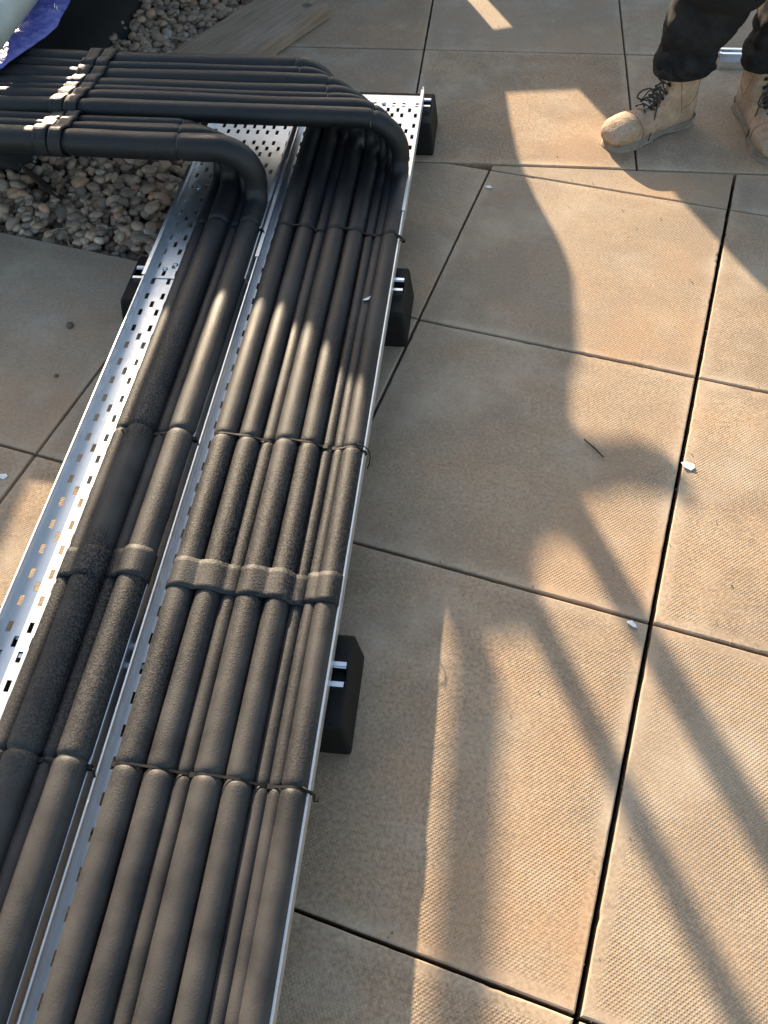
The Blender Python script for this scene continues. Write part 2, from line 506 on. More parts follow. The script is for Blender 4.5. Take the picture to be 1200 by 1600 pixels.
# ------------------------------------------------------------------ gravel
def gravel(name, region, count, seed, inside, label_kind='stuff'):
    r = np.random.default_rng(seed)
    bm = bmesh.new(); bmesh.ops.create_icosphere(bm, subdivisions=3, radius=1)
    BV = np.array([v.co[:] for v in bm.verts]); BF = np.array([[v.index for v in f.verts] for f in bm.faces]); bm.free()
    # six pebble shapes
    shapes = []
    for k in range(14):
        ax = np.array([1, r.uniform(.62, .95), r.uniform(.42, .68)])
        V = BV.copy()
        d = np.array([noise.noise(Vector(v*1.1)+Vector((k*9.1, 0, 0))) for v in BV])*.26 + np.array([noise.noise(Vector(v*2.6)+Vector((k*5.3, 4, 0))) for v in BV])*.07
        V = V*(1+d)[:, None]*ax
        shapes.append(V)
    x0, x1, y0, y1 = region; res = .006
    H = np.full((int((x1-x0)/res)+1, int((y1-y0)/res)+1), -.066)
    vs = []; fs = []; tone = []; nV = 0
    for k in range(count):
        x = r.uniform(x0, x1); y = r.uniform(y0, y1)
        if not inside(x, y): continue
        s = r.choice([.008, .011, .014, .017, .021], p=[.16, .26, .28, .2, .10])*r.uniform(.85, 1.15)
        i, j = int((x-x0)/res), int((y-y0)/res); w = max(1, int(s*.8/res))
        sub = H[max(0, i-w):i+w+1, max(0, j-w):j+w+1]
        z = np.percentile(sub, 70) + s*.28
        if z > -.004 + .012*math.exp(-((x+1.0)**2)*3): continue
        V = shapes[r.integers(14)]*s
        # yaw, then tilt
        a, t, ph = r.uniform(0, 6.283), r.normal(0, .38), r.uniform(0, 6.283)
        Rm = np.array((Matrix.Rotation(ph, 3, 'Z') @ Matrix.Rotation(t, 3, 'X') @ Matrix.Rotation(a-ph, 3, 'Z')))
        V = V @ Rm.T + np.array([x, y, z])
        vs.append(V); fs.append(BF+nV); nV += len(V)
        tone += [float(np.clip(r.beta(2, 2.4), 0, 1))]*len(V)
        gi = np.arange(max(0, i-2*w), min(H.shape[0], i+2*w+1)); gj = np.arange(max(0, j-2*w), min(H.shape[1], j+2*w+1))
        GX, GY = np.meshgrid(gi, gj, indexing='ij')
        rr = (((GX-i)**2+(GY-j)**2)*res*res)/(s*.9)**2
        top = z + s*.5*np.sqrt(np.clip(1-rr, 0, None))
        Hs = H[gi[0]:gi[-1]+1, gj[0]:gj[-1]+1]; np.copyto(Hs, np.maximum(Hs, np.where(rr < 1, top, -1)))
    V = np.concatenate(vs); Fc = np.concatenate(fs)
    me = bpy.data.meshes.new(name)
    me.vertices.add(len(V)); me.vertices.foreach_set('co', V.ravel().astype(np.float32))
    me.loops.add(Fc.size); me.loops.foreach_set('vertex_index', Fc.ravel().astype(np.int32))
    me.polygons.add(len(Fc)); me.polygons.foreach_set('loop_start', np.arange(0, Fc.size, 3, dtype=np.int32))
    me.update(calc_edges=True)
    at = me.attributes.new('tone', 'FLOAT', 'POINT'); at.data.foreach_set('value', np.array(tone, dtype=np.float32))
    return link(name, me, PEB, label='loose brown and grey river pebbles filling the gap under the pipes', cat='gravel', kind='stuff')
e1 = (math.sin(-A1), math.cos(A1))
def in_gravel(x, y):
    # south of it: grid-1 slabs; east: the slab under the trays
    d = -(x-O1[0])*math.sin(A1) + (y-O1[1])*math.cos(A1)
    if d < -.604+.012: return False
    if x > -.735 and y < 2.09: return False
    if x > -.835 and y > 2.05: return False
    return True
gravel('gravel', (-2.0, -.70, 1.55, 3.35), 20000, 5, in_gravel)
link('gravel_bed', mesh('gravel_bed', [(-2.6,1.5,-.066),(-.72,1.5,-.066),(-.72,3.6,-.066),(-2.6,3.6,-.066)], [(0,1,2,3)]), STONE, smooth=False, kind='structure')

for k_, (x, y, a, L_) in enumerate(((-1.04, 1.70, .5, .05), (-.80, 1.74, 1.4, .035), (-1.0, 1.655, -1.1, .03), (-.93, 2.72, .2, .04), (-1.02, 2.61, 2.2, .03))):
    mb_ = MB(); d_x, d_y = math.cos(a)*L_/2, math.sin(a)*L_/2
    mb_.tube([(x-d_x, y-d_y, .010), (x, y, .014), (x+d_x, y+d_y, .008)], [.0011, .0014, .0010], 6)
    link('straw', mb_.mesh('straw'), WOOD, label=['pale straw bit on the pebbles, left of the narrow tray', 'short pale straw bit caught against the narrow tray edge', 'small straw bit on the pebbles near the slab edge', 'straw bit on the far pebbles beside the board', 'straw bit on the far pebbles close to the raised pipes'][k_], cat='straw')

# ------------------------------------------------------------------ support feet
FOOTLAB = ['black rubber support block under the far end of the trays, nearest the boots',
           'black rubber support block in the middle of the run, beside the open slab joint',
           'black rubber support block nearest the camera, sticking out beside the wide tray',
           'black rubber support block behind the camera, under the near end of the trays']
def foot(y0, idx):
    y1 = y0+.172
    t = empty('rubber_foot', (-.455, (y0+y1)/2, 0), label=FOOTLAB[idx], cat='support block', group='rubber support blocks under the cable trays')
    xa, xb = -.775, -.140
    bm = bmesh.new()
    V = []
    hb, zt = .0, .084
    prof = [(0, 0.003), (.0, .045), (.016, zt), (.172-.016, zt), (.172, .045), (.172, 0.003)]
    # body as a bevelled trapezoid
    a = [bm.verts.new((xa, y0, 0)), bm.verts.new((xb, y0, 0)), bm.verts.new((xb, y1, 0)), bm.verts.new((xa, y1, 0))]
    b = [bm.verts.new((xa+.012, y0+.012, zt)), bm.verts.new((xb-.010, y0+.012, zt)), bm.verts.new((xb-.010, y1-.006, zt)), bm.verts.new((xa+.012, y1-.006, zt))]
    bm.faces.new(a[::-1]); bm.faces.new(b)
    for i in range(4): bm.faces.new((a[i], a[(i+1) % 4], b[(i+1) % 4], b[i]))
    bmesh.ops.bevel(bm, geom=bm.edges[:], offset=.009, segments=4, affect='EDGES', profile=.6)
    me = bpy.data.meshes.new('block'); bm.to_mesh(me); bm.free()
    link('block', me, RUBBER, t)
    # strut channel let into the top: base, two sides, inturned lips
    c = y0+.090; w = .0205; zb, zc = .0785, .0985; th = .0025
    mb = MB()
    xa2, xb2 = xa+.028, -.1565
    pr = [(c-w, zb), (c+w, zb), (c+w, zc), (c+w-.007, zc), (c+w-.007, zc-.004), (c+w-.0095, zc-.004), (c+w-.0095, zc-.0025) , (c+w-th, zc-.0025), (c+w-th, zb+th), (c-w+th, zb+th), (c-w+th, zc-.0025), (c-w+.0095, zc-.0025), (c-w+.0095, zc-.004), (c-w+.007, zc-.004), (c-w+.007, zc), (c-w, zc)]
    n = len(pr)
    V = [(x, p[0], p[1]) for x in (xa2, xb2) for p in pr]
    F = [(i, (i+1) % n, n+(i+1) % n, n+i) for i in range(n)]
    F += [tuple(range(n)), tuple(range(n, 2*n))]
    mb.add(V, F)
    link('strut_channel', mb.mesh('strut_channel'), ZINC, t, smooth=False)
for k, y0 in enumerate((2.093, 1.357, .452, -.45)): foot(y0, k)

# ------------------------------------------------------------------ cable trays
ZF, ZT = .1005, .126
def tray_floor(xa, xb, y0, y1, z, th, phase=0.0, skip=None):
    """perforated floor with real slots; staggered rows 0.1 m apart"""
    xc = (xa+xb)/2; hw = (xb-xa)/2; sw, sl = .0040, .0095
    rows = []                                       # (y centre, list of slot x centres)
    if hw < .13:
        colsB = [xc+(k+.5)*.0254 for k in range(-3, 3)] + [xc-.098, xc+.098]
        colsA = [xc+k*.0254 for k in range(-2, 3)] + [xc-.080, xc+.080]
    else:
        colsB = [xc+k*.0254 for k in range(-4, 5)] + [xc-.137, xc+.137]
        colsA = [xc+(k+.5)*.0254 for k in range(-4, 4)] + [xc-.1195, xc+.1195]
    y = .621-.0994*20
    while y < y1+.1:
        for dy, cols in ((0, colsB), (.0256, colsA), (.0512, colsB)):
            if y0+.012 < y+dy < y1-.012: rows.append((y+dy, cols))
        y += .0994
    mb = MB()
    cur = y0
    def quad(x0_, x1_, ya, yb):
        mb.add([(x0_, ya, z), (x1_, ya, z), (x1_, yb, z), (x0_, yb, z)], [(0, 1, 2, 3)])
    for yc, cols in rows:
        quad(xa, xb, cur, yc-sl)
        x = xa
        for cx in sorted(cols):
            quad(x, cx-sw, yc-sl, yc+sl); x = cx+sw
        quad(x, xb, yc-sl, yc+sl); cur = yc+sl
    quad(xa, xb, cur, y1)
    me = mesh('tray_floor', mb.V, mb.F)
    bm = bmesh.new(); bm.from_mesh(me)
    bmesh.ops.remove_doubles(bm, verts=bm.verts, dist=1e-6)
    ret = bmesh.ops.extrude_face_region(bm, geom=bm.faces[:])
    for v in [g_ for g_ in ret['geom'] if isinstance(g_, bmesh.types.BMVert)]: v.co.z -= th
    bmesh.ops.recalc_face_normals(bm, faces=bm.faces)
    bm.to_mesh(me); bm.free()
    return me

def side_wall(x, y0, y1, s, z0=ZF, z1=ZT):
    """s=+1: tray lies on the +X side. bead and rolled-in lip"""
    t = .0012
    pr = [(0, z0-.0012), (0, z1-.0015), (.0006, z1-.0004), (.0014, z1), (.0034, z1), (.0042, z1-.0008), (.0046, z1-.0024),
          (.0036, z1-.0024), (.0032, z1-.0014), (.0024, z1-.0014), (t, z1-.003), (t, z1-.010), (t+.0012, z1-.0115), (t+.0012, z1-.0135), (t, z1-.015), (t, z0-.0012)]
    mb = MB(); n = max(2, int((y1-y0)/.15))
    V = []; F = []
    for i in range(n+1):
        y = y0+(y1-y0)*i/n; dx = nz(y*1.7, x*9, 1)*.0010; dz = nz(y*1.3, x*5, 4)*.0005
        for p in pr: V.append((x+s*p[0]+dx, y, p[1]+(dz if p[1] > z0 else 0)))
    m = len(pr)
    for i in range(n):
        for k in range(m): F.append((i*m+k, i*m+(k+1) % m, (i+1)*m+(k+1) % m, (i+1)*m+k))
    F.append(tuple(range(m))); F.append(tuple(range(n*m, (n+1)*m)))
    mb.add(V, F)
    return mb.mesh('side_wall')

def bolt_mesh():
    mb = MB(); n = 12; prof = [(.0062, 0), (.0058, .0012), (.0042, .0026), (.002, .0034), (.0006, .0036)]
    V = [(r*math.cos(2*math.pi*k/n), r*math.sin(2*math.pi*k/n), z) for r, z in prof for k in range(n)]
    F = [(a*n+k, a*n+(k+1) % n, (a+1)*n+(k+1) % n, (a+1)*n+k) for a in range(len(prof)-1) for k in range(n)]
    F.append(tuple(range((len(prof)-1)*n, len(prof)*n)))
    mb.add(V, F); return mb.mesh('bolt')
BOLT = bolt_mesh()
def bolt(x, y, z, parent, name='bolt'):
    o = link(name, BOLT, ZINC, parent); o.location = (x, y, z)
    return o

YN, YFAR = -.9, 2.210
def tray(xa, xb, label, plate):
    t = empty('cable_tray', ((xa+xb)/2, (YN+YFAR)/2, ZF), label=label, cat='cable tray', group='galvanised cable trays side by side')
    link('tray_floor', tray_floor(xa+.0014, xb-.0014, YN, YFAR, ZF, .0012, .024), GALV, t, smooth=False)
    link('side_wall', side_wall(xa, YN, YFAR, 1), GALV, t, smooth=False)
    link('side_wall', side_wall(xb, YN, YFAR, -1), GALV, t, smooth=False)
    y0, y1 = plate
    link('splice_plate', tray_floor(xa+.012, xb-.012, y0, y1, ZF+.0022, .0014, .024), GALV, t, smooth=False)
    for bx in (xa+.030, xb-.030):
        for by in (y0+.03, y1-.03): bolt(bx, by, ZF+.0022, t)
    # outer coupler over both upstands
    for x, s in ((xa, -1), (xb, 1)):
        mb = MB(); ya, yb = (1.665, 2.19) if s == 1 and xb > -.3 else (y0-.02, y1+.02)
        off = .0006
        pr = [(x+s*off, ZF+.001), (x+s*(off+.0016), ZF+.001), (x+s*(off+.0016), ZT+.0022), (x-s*.0055, ZT+.0022), (x-s*.0055, ZT+.0008), (x+s*off, ZT+.0008)]
        mb.extrude(pr, 'Y', ya, yb)
        link('coupler', mb.mesh('coupler'), GALV, t, smooth=False)
    return t
T1 = tray(-.7095, -.4885, 'narrow galvanised cable tray with its bare slotted floor showing along its left side', (1.425, 1.79))
T2 = tray(-.4785, -.1765, 'wide galvanised cable tray packed full with eight lagged pipes', (1.50, 1.83))
bolt(-.278, 2.165, ZF, T2); bolt(-.66, 1.47, ZF+.0022, T1); bolt(-.222, 2.01, ZF, T2)

# ------------------------------------------------------------------ pipes
# (x, r_tray, z_tray, y_run, r_run, z_run, x crease, label)
TIES = [-.24, .362, .965, 1.578]
PIPES = [
 # wide tray, left to right
 dict(x=-.4318, r=.0225, z=.1240, ry=2.062, rr=.0200, rz=.238, cr=-.485, lab='thick lagged pipe against the left upstand of the wide tray'),
 dict(x=-.3872, r=.0218, z=.1225, ry=2.036, rr=.0262, rz=.254, cr=-.470, lab='second thick lagged pipe in the wide tray, just left of the sunken dark one'),
 dict(x=-.3520, r=.0158, z=.1170, ry=1.998, rr=.0140, rz=.262, cr=-.455, lab='thin sunken dark lagged pipe between the two left pairs of the wide tray'),
 dict(x=-.3185, r=.0228, z=.1240, ry=1.962, rr=.0220, rz=.254, cr=-.385, lab='thickest lagged pipe at the middle of the wide tray'),
 dict(x=-.2760, r=.0205, z=.1218, ry=1.922, rr=.0200, rz=.252, cr=-.378, lab='lagged pipe right of the thickest one in the middle of the wide tray'),
 dict(x=-.2445, r=.0130, z=.1150, ry=1.894, rr=.0138, rz=.256, cr=-.372, lab='left one of the two thin lagged pipes in the wide tray'),
 dict(x=-.2225, r=.0133, z=.1165, ry=1.866, rr=.0205, rz=.252, cr=-.268, lab='right one of the two thin lagged pipes in the wide tray'),
 dict(x=-.1985, r=.0192, z=.1210, ry=1.823, rr=.0225, rz=.252, cr=-.262, lab='lagged pipe lying against the right upstand of the wide tray'),
 # narrow tray
 dict(x=-.6225, r=.0175, z=.1185, ry=1.790, rr=.0140, rz=.243, cr=-.690, lab='slim lagged pipe beside the bare floor of the narrow tray'),
 dict(x=-.5870, r=.0262, z=.1270, ry=1.752, rr=.0265, rz=.236, cr=-.690, lab='thick plain black lagged pipe, second from the left in the narrow tray'),
 dict(x=-.5495, r=.0160, z=.1165, ry=1.733, rr=.0135, rz=.258, cr=-.680, lab='thin sunken lagged pipe between the two thick ones of the narrow tray'),
 dict(x=-.5140, r=.0250, z=.1260, ry=1.688, rr=.0292, rz=.250, cr=-.672, lab='thick lagged pipe along the right upstand of the narrow tray'),
]
XEND = -2.3
CLX = -.958
def make_pipe(d, k):
    x, r, z, ry, rr, rz = d['x'], d['r'], d['z'], d['ry'], d['rr'], d['rz']
    slope = .034
    def runy(xx): return ry - .022*(xx-(-.55))*.0 + (xx+.55)*slope*-.35
    br = .070 + (.018 if rr > .018 else 0)
    corner_y = ry
    # straight part along the tray, riser, run to the left
    pts = [(x, YN+.02, z), (x, corner_y, z), (x, corner_y, rz), (XEND, runy(XEND), rz)]
    # bottom bend and top bend, radii limited by the short riser
    h = rz-z
    base = [Vector((x, YN+.02, z)), Vector((x, corner_y-.055, z))]
    path = [Vector((x, YN+.02, z))]
    rb = h*.38
    n = 8
    # lower quarter bend
    cy = corner_y-rb
    for i in range(n+1):
        a = math.pi/2*i/n
        path.append(Vector((x, cy+rb*math.sin(a), z+rb*(1-math.cos(a)))))
    # upper quarter bend turning left
    ru = h*.62*(1.12 if rr > .018 else 1)
    ru = min(ru, h-rb)
    for i in range(n+1):
        a = math.pi/2*i/n
        path.append(Vector((x-ru*1.05*(1-math.cos(a)), corner_y, rz-ru+ru*math.sin(a))))
    path.append(Vector((XEND, runy(XEND), rz)))
    P, L = resample(path, .0025)
    keys = [i for i, p in enumerate(P) if i % 4 == 0 or i == len(P)-1 or any(abs(p.y-ty) < .022 and p.z < z+.01 for ty in TIES) or abs(p.x-d['cr']) < .008]
    NP = len(P)-1; s_el = (Vector(path[0])-Vector(path[n+1])).length
    R = []; Q = []
    seed = k*7.3
    jt = None
    for i in keys:
        p = P[i]
        s = L*i/NP
        # radius blends from the tray size to the run size through the riser
        t = min(1, max(0, (s-s_el+.02)/.12)); t = t*t*(3-2*t)
        rad = r*(1-t)+rr*t
        rad *= 1+.022*nz(s*5, seed)+.012*nz(s*22, seed)
        if t < .5 and p.z < z+.01:
            for ty in TIES:
                dy = abs(p.y-ty-(x+.45)*-.03)
                rad *= 1-.21*math.exp(-dy/.0034) + .012*math.exp(-((dy-.012)/.010)**2)
        else:
            dx = abs(p.x-d['cr'])
            rad *= 1-.20*math.exp(-dx/.0028)
            dx = abs(p.x-CLX); rad *= 1-.20*math.exp(-(dx/.03)**2)
        if abs(s-(s_el+.005)) < .02: rad *= 1-.10*math.exp(-((s-s_el-.005)/.003)**2)
        R.append(rad)
        w = .0016 if rad > .016 else .0022
        off = Vector((w*nz(s*2.6, seed, 2), 0, w*.5*nz(s*3, seed, 5))) if p.z < z+.01 else Vector((0, .0035*nz(s*3.1, seed, 2), .003*nz(s*3.3, seed, 5)))
        for ty in TIES:
            pass
        Q.append(p+off)
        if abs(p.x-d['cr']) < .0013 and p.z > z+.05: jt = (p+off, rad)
    V, F = sweep(Q, R, 26 if r > .016 else 18)
    me = mesh('insulated_pipe', V, F)
    tray_ = 'wide' if k < 8 else 'narrow'
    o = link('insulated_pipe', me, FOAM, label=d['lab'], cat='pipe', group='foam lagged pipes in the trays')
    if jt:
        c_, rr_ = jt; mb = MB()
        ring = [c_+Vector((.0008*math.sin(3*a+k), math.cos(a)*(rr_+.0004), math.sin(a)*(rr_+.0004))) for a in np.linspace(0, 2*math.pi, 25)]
        mb.tube(ring, .0009, 5, cap=False); link('joint_highlight', mb.mesh('joint_highlight'), HIGHLIGHT, o)  # thin pale ring stands in for the glint along the crease
    return o
for k, d in enumerate(PIPES): make_pipe(d, k)

def hull_loop(circ, off, n=90, conform=0.0):
    """outline round a set of circles (u, v, r): convex hull grown by off, pulled partly into the hollows"""
    pts = []
    for (u, v, r) in circ:
        for k in range(48):
            a = 2*math.pi*k/48; pts.append((u+(r+off)*math.cos(a), v+(r+off)*math.sin(a)))
    pts = sorted(set(pts))
    def cross(o_, a, b): return (a[0]-o_[0])*(b[1]-o_[1])-(a[1]-o_[1])*(b[0]-o_[0])
    lo = []; up = []
    for p in pts:
        while len(lo) > 1 and cross(lo[-2], lo[-1], p) <= 0: lo.pop()
        lo.append(p)
    for p in reversed(pts):
        while len(up) > 1 and cross(up[-2], up[-1], p) <= 0: up.pop()
        up.append(p)
    H = lo[:-1]+up[:-1]
    # resample
    P = [Vector((*p, 0)) for p in H]; P.append(P[0])
    L = [0]
    for a, b in zip(P, P[1:]): L.append(L[-1]+(b-a).length)
    out = []; j = 0
    for k in range(n):
        d = L[-1]*k/n
        while j < len(L)-2 and L[j+1] < d: j += 1
        t = (d-L[j])/max(1e-9, L[j+1]-L[j]); p = P[j].lerp(P[j+1], t)
        tan = (P[j+1]-P[j]).normalized(); nrm = Vector((-tan.y, tan.x, 0))   # inward for ccw
        dd = min(math.hypot(p.x-c[0], p.y-c[1])-c[2]-off for c in circ)
        p = p+nrm*(max(0, dd)*conform)
        out.append((p.x, p.y))
    return out

def band(circ, axis, c, w, off, th, conform, waist=0.0, skew=0.0, nseg=6, seed=0, wav=.0012):
    """a strap round pipes; axis is the pipes' direction"""
    outer = []
    n = 90
    V = []; F = []
    stations = []
    for i in range(nseg+1):
        t = -1+2*i/nseg
        k = 1-waist*math.exp(-(t/.22)**2)
        stations.append((t*w/2, k, off))
    rings = []
    def mk(t, o_, kshr):
        lp = hull_loop([(u, v, r*kshr) for u, v, r in circ], o_, n, conform)
        R = []
        for q, (u, v) in enumerate(lp):
            jig = nz(u*40, v*40, seed+t*3)*wav
            a = c + t + skew*(u-circ[0][0]) + nz(u*30, v*30, seed)*.0025*(1 if w > .01 else 0)
            R.append((u+jig, a, v+jig) if axis == 'Y' else (a, u+jig, v+jig))
        return R
    rings.append(mk(stations[0][0], off-.0005, stations[0][1]))
    for (t, k, o_) in stations:
        lip = th*(1+(.10*math.sin(t*300) if w > .01 else 0))
        rings.append(mk(t, o_+lip, k))
    rings.append(mk(stations[-1][0], off-.0005, stations[-1][1]))
    for R in rings: V += R
    for i in range(len(rings)-1):
        for k in range(n):
            k2 = (k+1) % n; F.append((i*n+k, i*n+k2, (i+1)*n+k2, (i+1)*n+k))
    return fixnormals(mesh('band', V, F))

def tray_circ(ids, shrink=1.0): return [(PIPES[i]['x'], PIPES[i]['z'], PIPES[i]['r']*shrink) for i in ids]
def run_circ(ids, shrink=1.0):
    return [(PIPES[i]['ry']-(CLX+.55)*.034*.35, PIPES[i]['rz'], PIPES[i]['rr']*shrink) for i in ids]

# wide foam collars
collars = [([0,1,2], .672, 'wide foam collar round the three left pipes of the wide tray'),
           ([3,4,5], .667, 'wide foam collar round the middle pipes of the wide tray'),
           ([6,7], .670, 'small foam collar round the two right pipes of the wide tray'),
           ([8,9], .678, 'foam collar round the two left pipes of the narrow tray, sunlit on its left part'),
           ([10,11], .684, 'foam collar round the two right pipes of the narrow tray')]
for ids, y, lab in collars:
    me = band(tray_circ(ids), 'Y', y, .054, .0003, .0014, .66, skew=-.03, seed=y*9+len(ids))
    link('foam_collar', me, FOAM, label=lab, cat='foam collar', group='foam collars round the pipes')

# cable ties on the trays
def tie(ids, y, lab, head_at, tail=0, extra=None, grp='black cable ties across the trays'):
    t = empty('cable_tie', (PIPES[ids[0]]['x'], y, .13), label=lab, cat='cable tie', group=grp)
    circ = [(a, b, c*.835) for a, b, c in tray_circ(ids)]
    if extra: circ = circ+extra
    me = band(circ, 'Y', y, .0036, .0003, .0009, .10, skew=-.03, nseg=2, wav=.0003)
    link('strap', me, PLASTIC, t, smooth=False)
    hx = head_at
    zt = max([b+math.sqrt(max(0, c*c-(hx-a)**2)) for a, b, c in circ if abs(hx-a) < c] or [.128])
    mb = MB(); hy = y-.03*(hx-circ[0][0])
    mb.box(hx-.0040, hx+.0040, hy-.0036, hy+.0036, zt-.001, zt+.0048)
    mb.box(hx-.0018, hx+.0018, hy-.0050, hy-.0030, zt+.0005, zt+.0035)
    link('head', mb.mesh('head'), PLASTIC, t, smooth=False)
    if tail:
        mb = MB(); p0 = Vector((hx+.004, hy, zt+.002))
        pts = [p0, p0+Vector((.004*tail, -.004, .004)), p0+Vector((.007*tail, -.010, .001)), p0+Vector((.008*tail, -.016, -.006))]
        mb.tube(pts, .0013, 6); link('tail', mb.mesh('tail'), PLASTIC, t, smooth=False)
rows = {.362: 'nearest the camera', .965: 'just beyond the foam collars', 1.578: 'in shade close to the bends'}
for y, where in rows.items():
    flange = [(-.1770, .122, .0035)]
    tie([0,1,2], y, f'cable tie over the wide tray\'s three left pipes, {where}', -.362 if y != .362 else -.452, 1)
    tie([3,4,5], y-.004, f'cable tie over the wide tray\'s middle pipes, {where}', -.2475 if y != .362 else -.340, 0)
    tie([6,7], y-.007, f'cable tie round the wide tray\'s right pipes, {where}', -.2315, 0, flange)
    tie([8,9], y-.002, f'cable tie over the narrow tray\'s left pipes, {where}', -.556, 0)
    tie([10,11], y-.004, f'cable tie over the narrow tray\'s right pipes, {where}', -.4875, 1, [(-.4870, .122, .003)])
    # tail of the outer tie hanging over the upstand
for y in (.352, 1.565):
    t = empty('cable_tie_tail', (-.172, y, .12), label='knotted black tie end poking past the tray edge '+('near the camera' if y < 1 else 'above the middle support block'), cat='cable tie')
    mb = MB(); mb.tube([(-.186, y+.004, .136), (-.176, y, .134), (-.170, y-.003, .130), (-.1665, y-.008, .125)], [.0012, .0014, .0016, .0018], 6)
    link('strap', mb.mesh('strap'), PLASTIC, t)
    mb = MB(); mb.box(-.1705, -.1625, y-.0105, y-.0045, .1235, .1295); link('head', mb.mesh('head'), PLASTIC, t, smooth=False)
t = empty('cable_tie_tail', (-.172, .94, .12), label='thin curled black tie end hanging down the outside of the tray beyond the collars', cat='cable tie')
mb = MB(); mb.tube(resample([(-.190, .962, .139), (-.178, .960, .137), (-.170, .957, .131), (-.1665, .950, .122), (-.167, .940, .114), (-.170, .932, .110)], .003)[0], .0011, 6)
link('strap', mb.mesh('strap'), PLASTIC, t)

# foam-and-tie clamps across the raised run
clamps = [([0,1,2], .012, 'twisted foam clamp at the back of the raised pipes'),
          ([3,4], .004, 'twisted foam clamp, second from the back on the raised pipes'),
          ([5,6,7], -.006, 'twisted foam clamp in the middle of the raised pipes'),
          ([8,9], -.010, 'foam clamp, second from the front on the raised pipes'),
          ([10,11], -.004, 'foam clamp round the thick front pipe of the raised run')]
for n_, (ids, dx, lab) in enumerate(clamps):
    t = empty('pipe_clamp', (CLX+dx, run_circ(ids)[0][0], .25), label=lab, cat='pipe clamp', group='foam clamps across the raised pipes')
    c = run_circ(ids, .92)
    sk = .16 if n_ < 3 else .08
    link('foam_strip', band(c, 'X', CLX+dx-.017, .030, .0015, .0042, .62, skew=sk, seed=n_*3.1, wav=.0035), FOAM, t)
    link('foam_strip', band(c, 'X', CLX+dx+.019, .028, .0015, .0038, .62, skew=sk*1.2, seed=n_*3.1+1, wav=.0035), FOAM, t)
    link('strap', band([(a, b, q*.93) for a, b, q in c], 'X', CLX+dx+.002, .0048, .0008, .0018, .3, skew=sk*1.1, nseg=2, wav=.0003), PLASTIC, t, smooth=False)

# ------------------------------------------------------------------ black membrane-clad kerb, board, tarp, duct
mb = MB()
V = []; nx, ny = 14, 16
def memz(u, v): return .055+.012*nz(u*4, v*5, 9)
x0, x1, y0, y1 = -2.3, -1.165, 1.95, 3.6
for i in range(nx+1):
    for j in range(ny+1):
        x = x0+(x1-x0)*i/nx; y = y0+(y1-y0)*j/ny
        edge = (x1-x)
        z = memz(x, y)*min(1, (edge+.0)/.10)**.5 - .02*(edge < .01) if edge < .1 else memz(x, y)
        V.append((x+.035*(y-2.6)*(i/nx), y, z-.01))
F = [(i*(ny+1)+j, (i+1)*(ny+1)+j, (i+1)*(ny+1)+j+1, i*(ny+1)+j+1) for i in range(nx) for j in range(ny)]
me = mesh('membrane', V, F)
mo = link('membrane_sheet', me, MEMB, label='matt black membrane sheet lying beside the gravel, behind the blue tarpaulin', cat='membrane')
sm = mo.modifiers.new('thick', 'SOLIDIFY'); sm.thickness = .05; sm.offset = -1

# scaffold board
t = empty('scaffold_board', (-.70, 2.60, .02), label='weathered grey scaffold board lying from the gravel onto the paving', cat='board')
ang = math.atan2(-.13, .25)
bm = bmesh.new(); L, W, TH = .86, .225, .046
bmesh.ops.create_cube(bm, size=1)
for v in bm.verts: v.co = Vector((v.co.x*W, v.co.y*L, v.co.z*TH))
bmesh.ops.bevel(bm, geom=bm.edges[:], offset=.003, segments=2, affect='EDGES')
me = bpy.data.meshes.new('plank'); bm.to_mesh(me); bm.free()
o = bpy.data.objects.new('plank', me); me.materials.append(WOOD); COL.objects.link(o); o.parent = t
o.location = (0, 0, 0)
dirv = Vector((.13, .25, 0)).normalized(); perp = Vector((dirv.y, -dirv.x, 0))
tip = Vector((-.534, 2.86, 0)); cen = tip - dirv*(L/2) - perp*(W/2)
t.location = (cen.x, cen.y, .0245); t.rotation_euler = (0, 0, math.atan2(-dirv.x, dirv.y))

# offcut lying in the gravel
t = empty('timber_offcut', (-1.18, 1.95, 0), label='dark slate-like offcut sunk in the gravel below the raised pipes', cat='offcut')
bm = bmesh.new(); bmesh.ops.create_cube(bm, size=1)
for v in bm.verts: v.co = Vector((v.co.x*.16, v.co.y*.006, v.co.z*.07))
me = bpy.data.meshes.new('piece'); bm.to_mesh(me); bm.free()
o = bpy.data.objects.new('piece', me); me.materials.append(TWIG); COL.objects.link(o); o.parent = t
t.location = (-1.155, 1.90, .005); t.rotation_euler = (math.radians(38), 0, math.radians(-45))

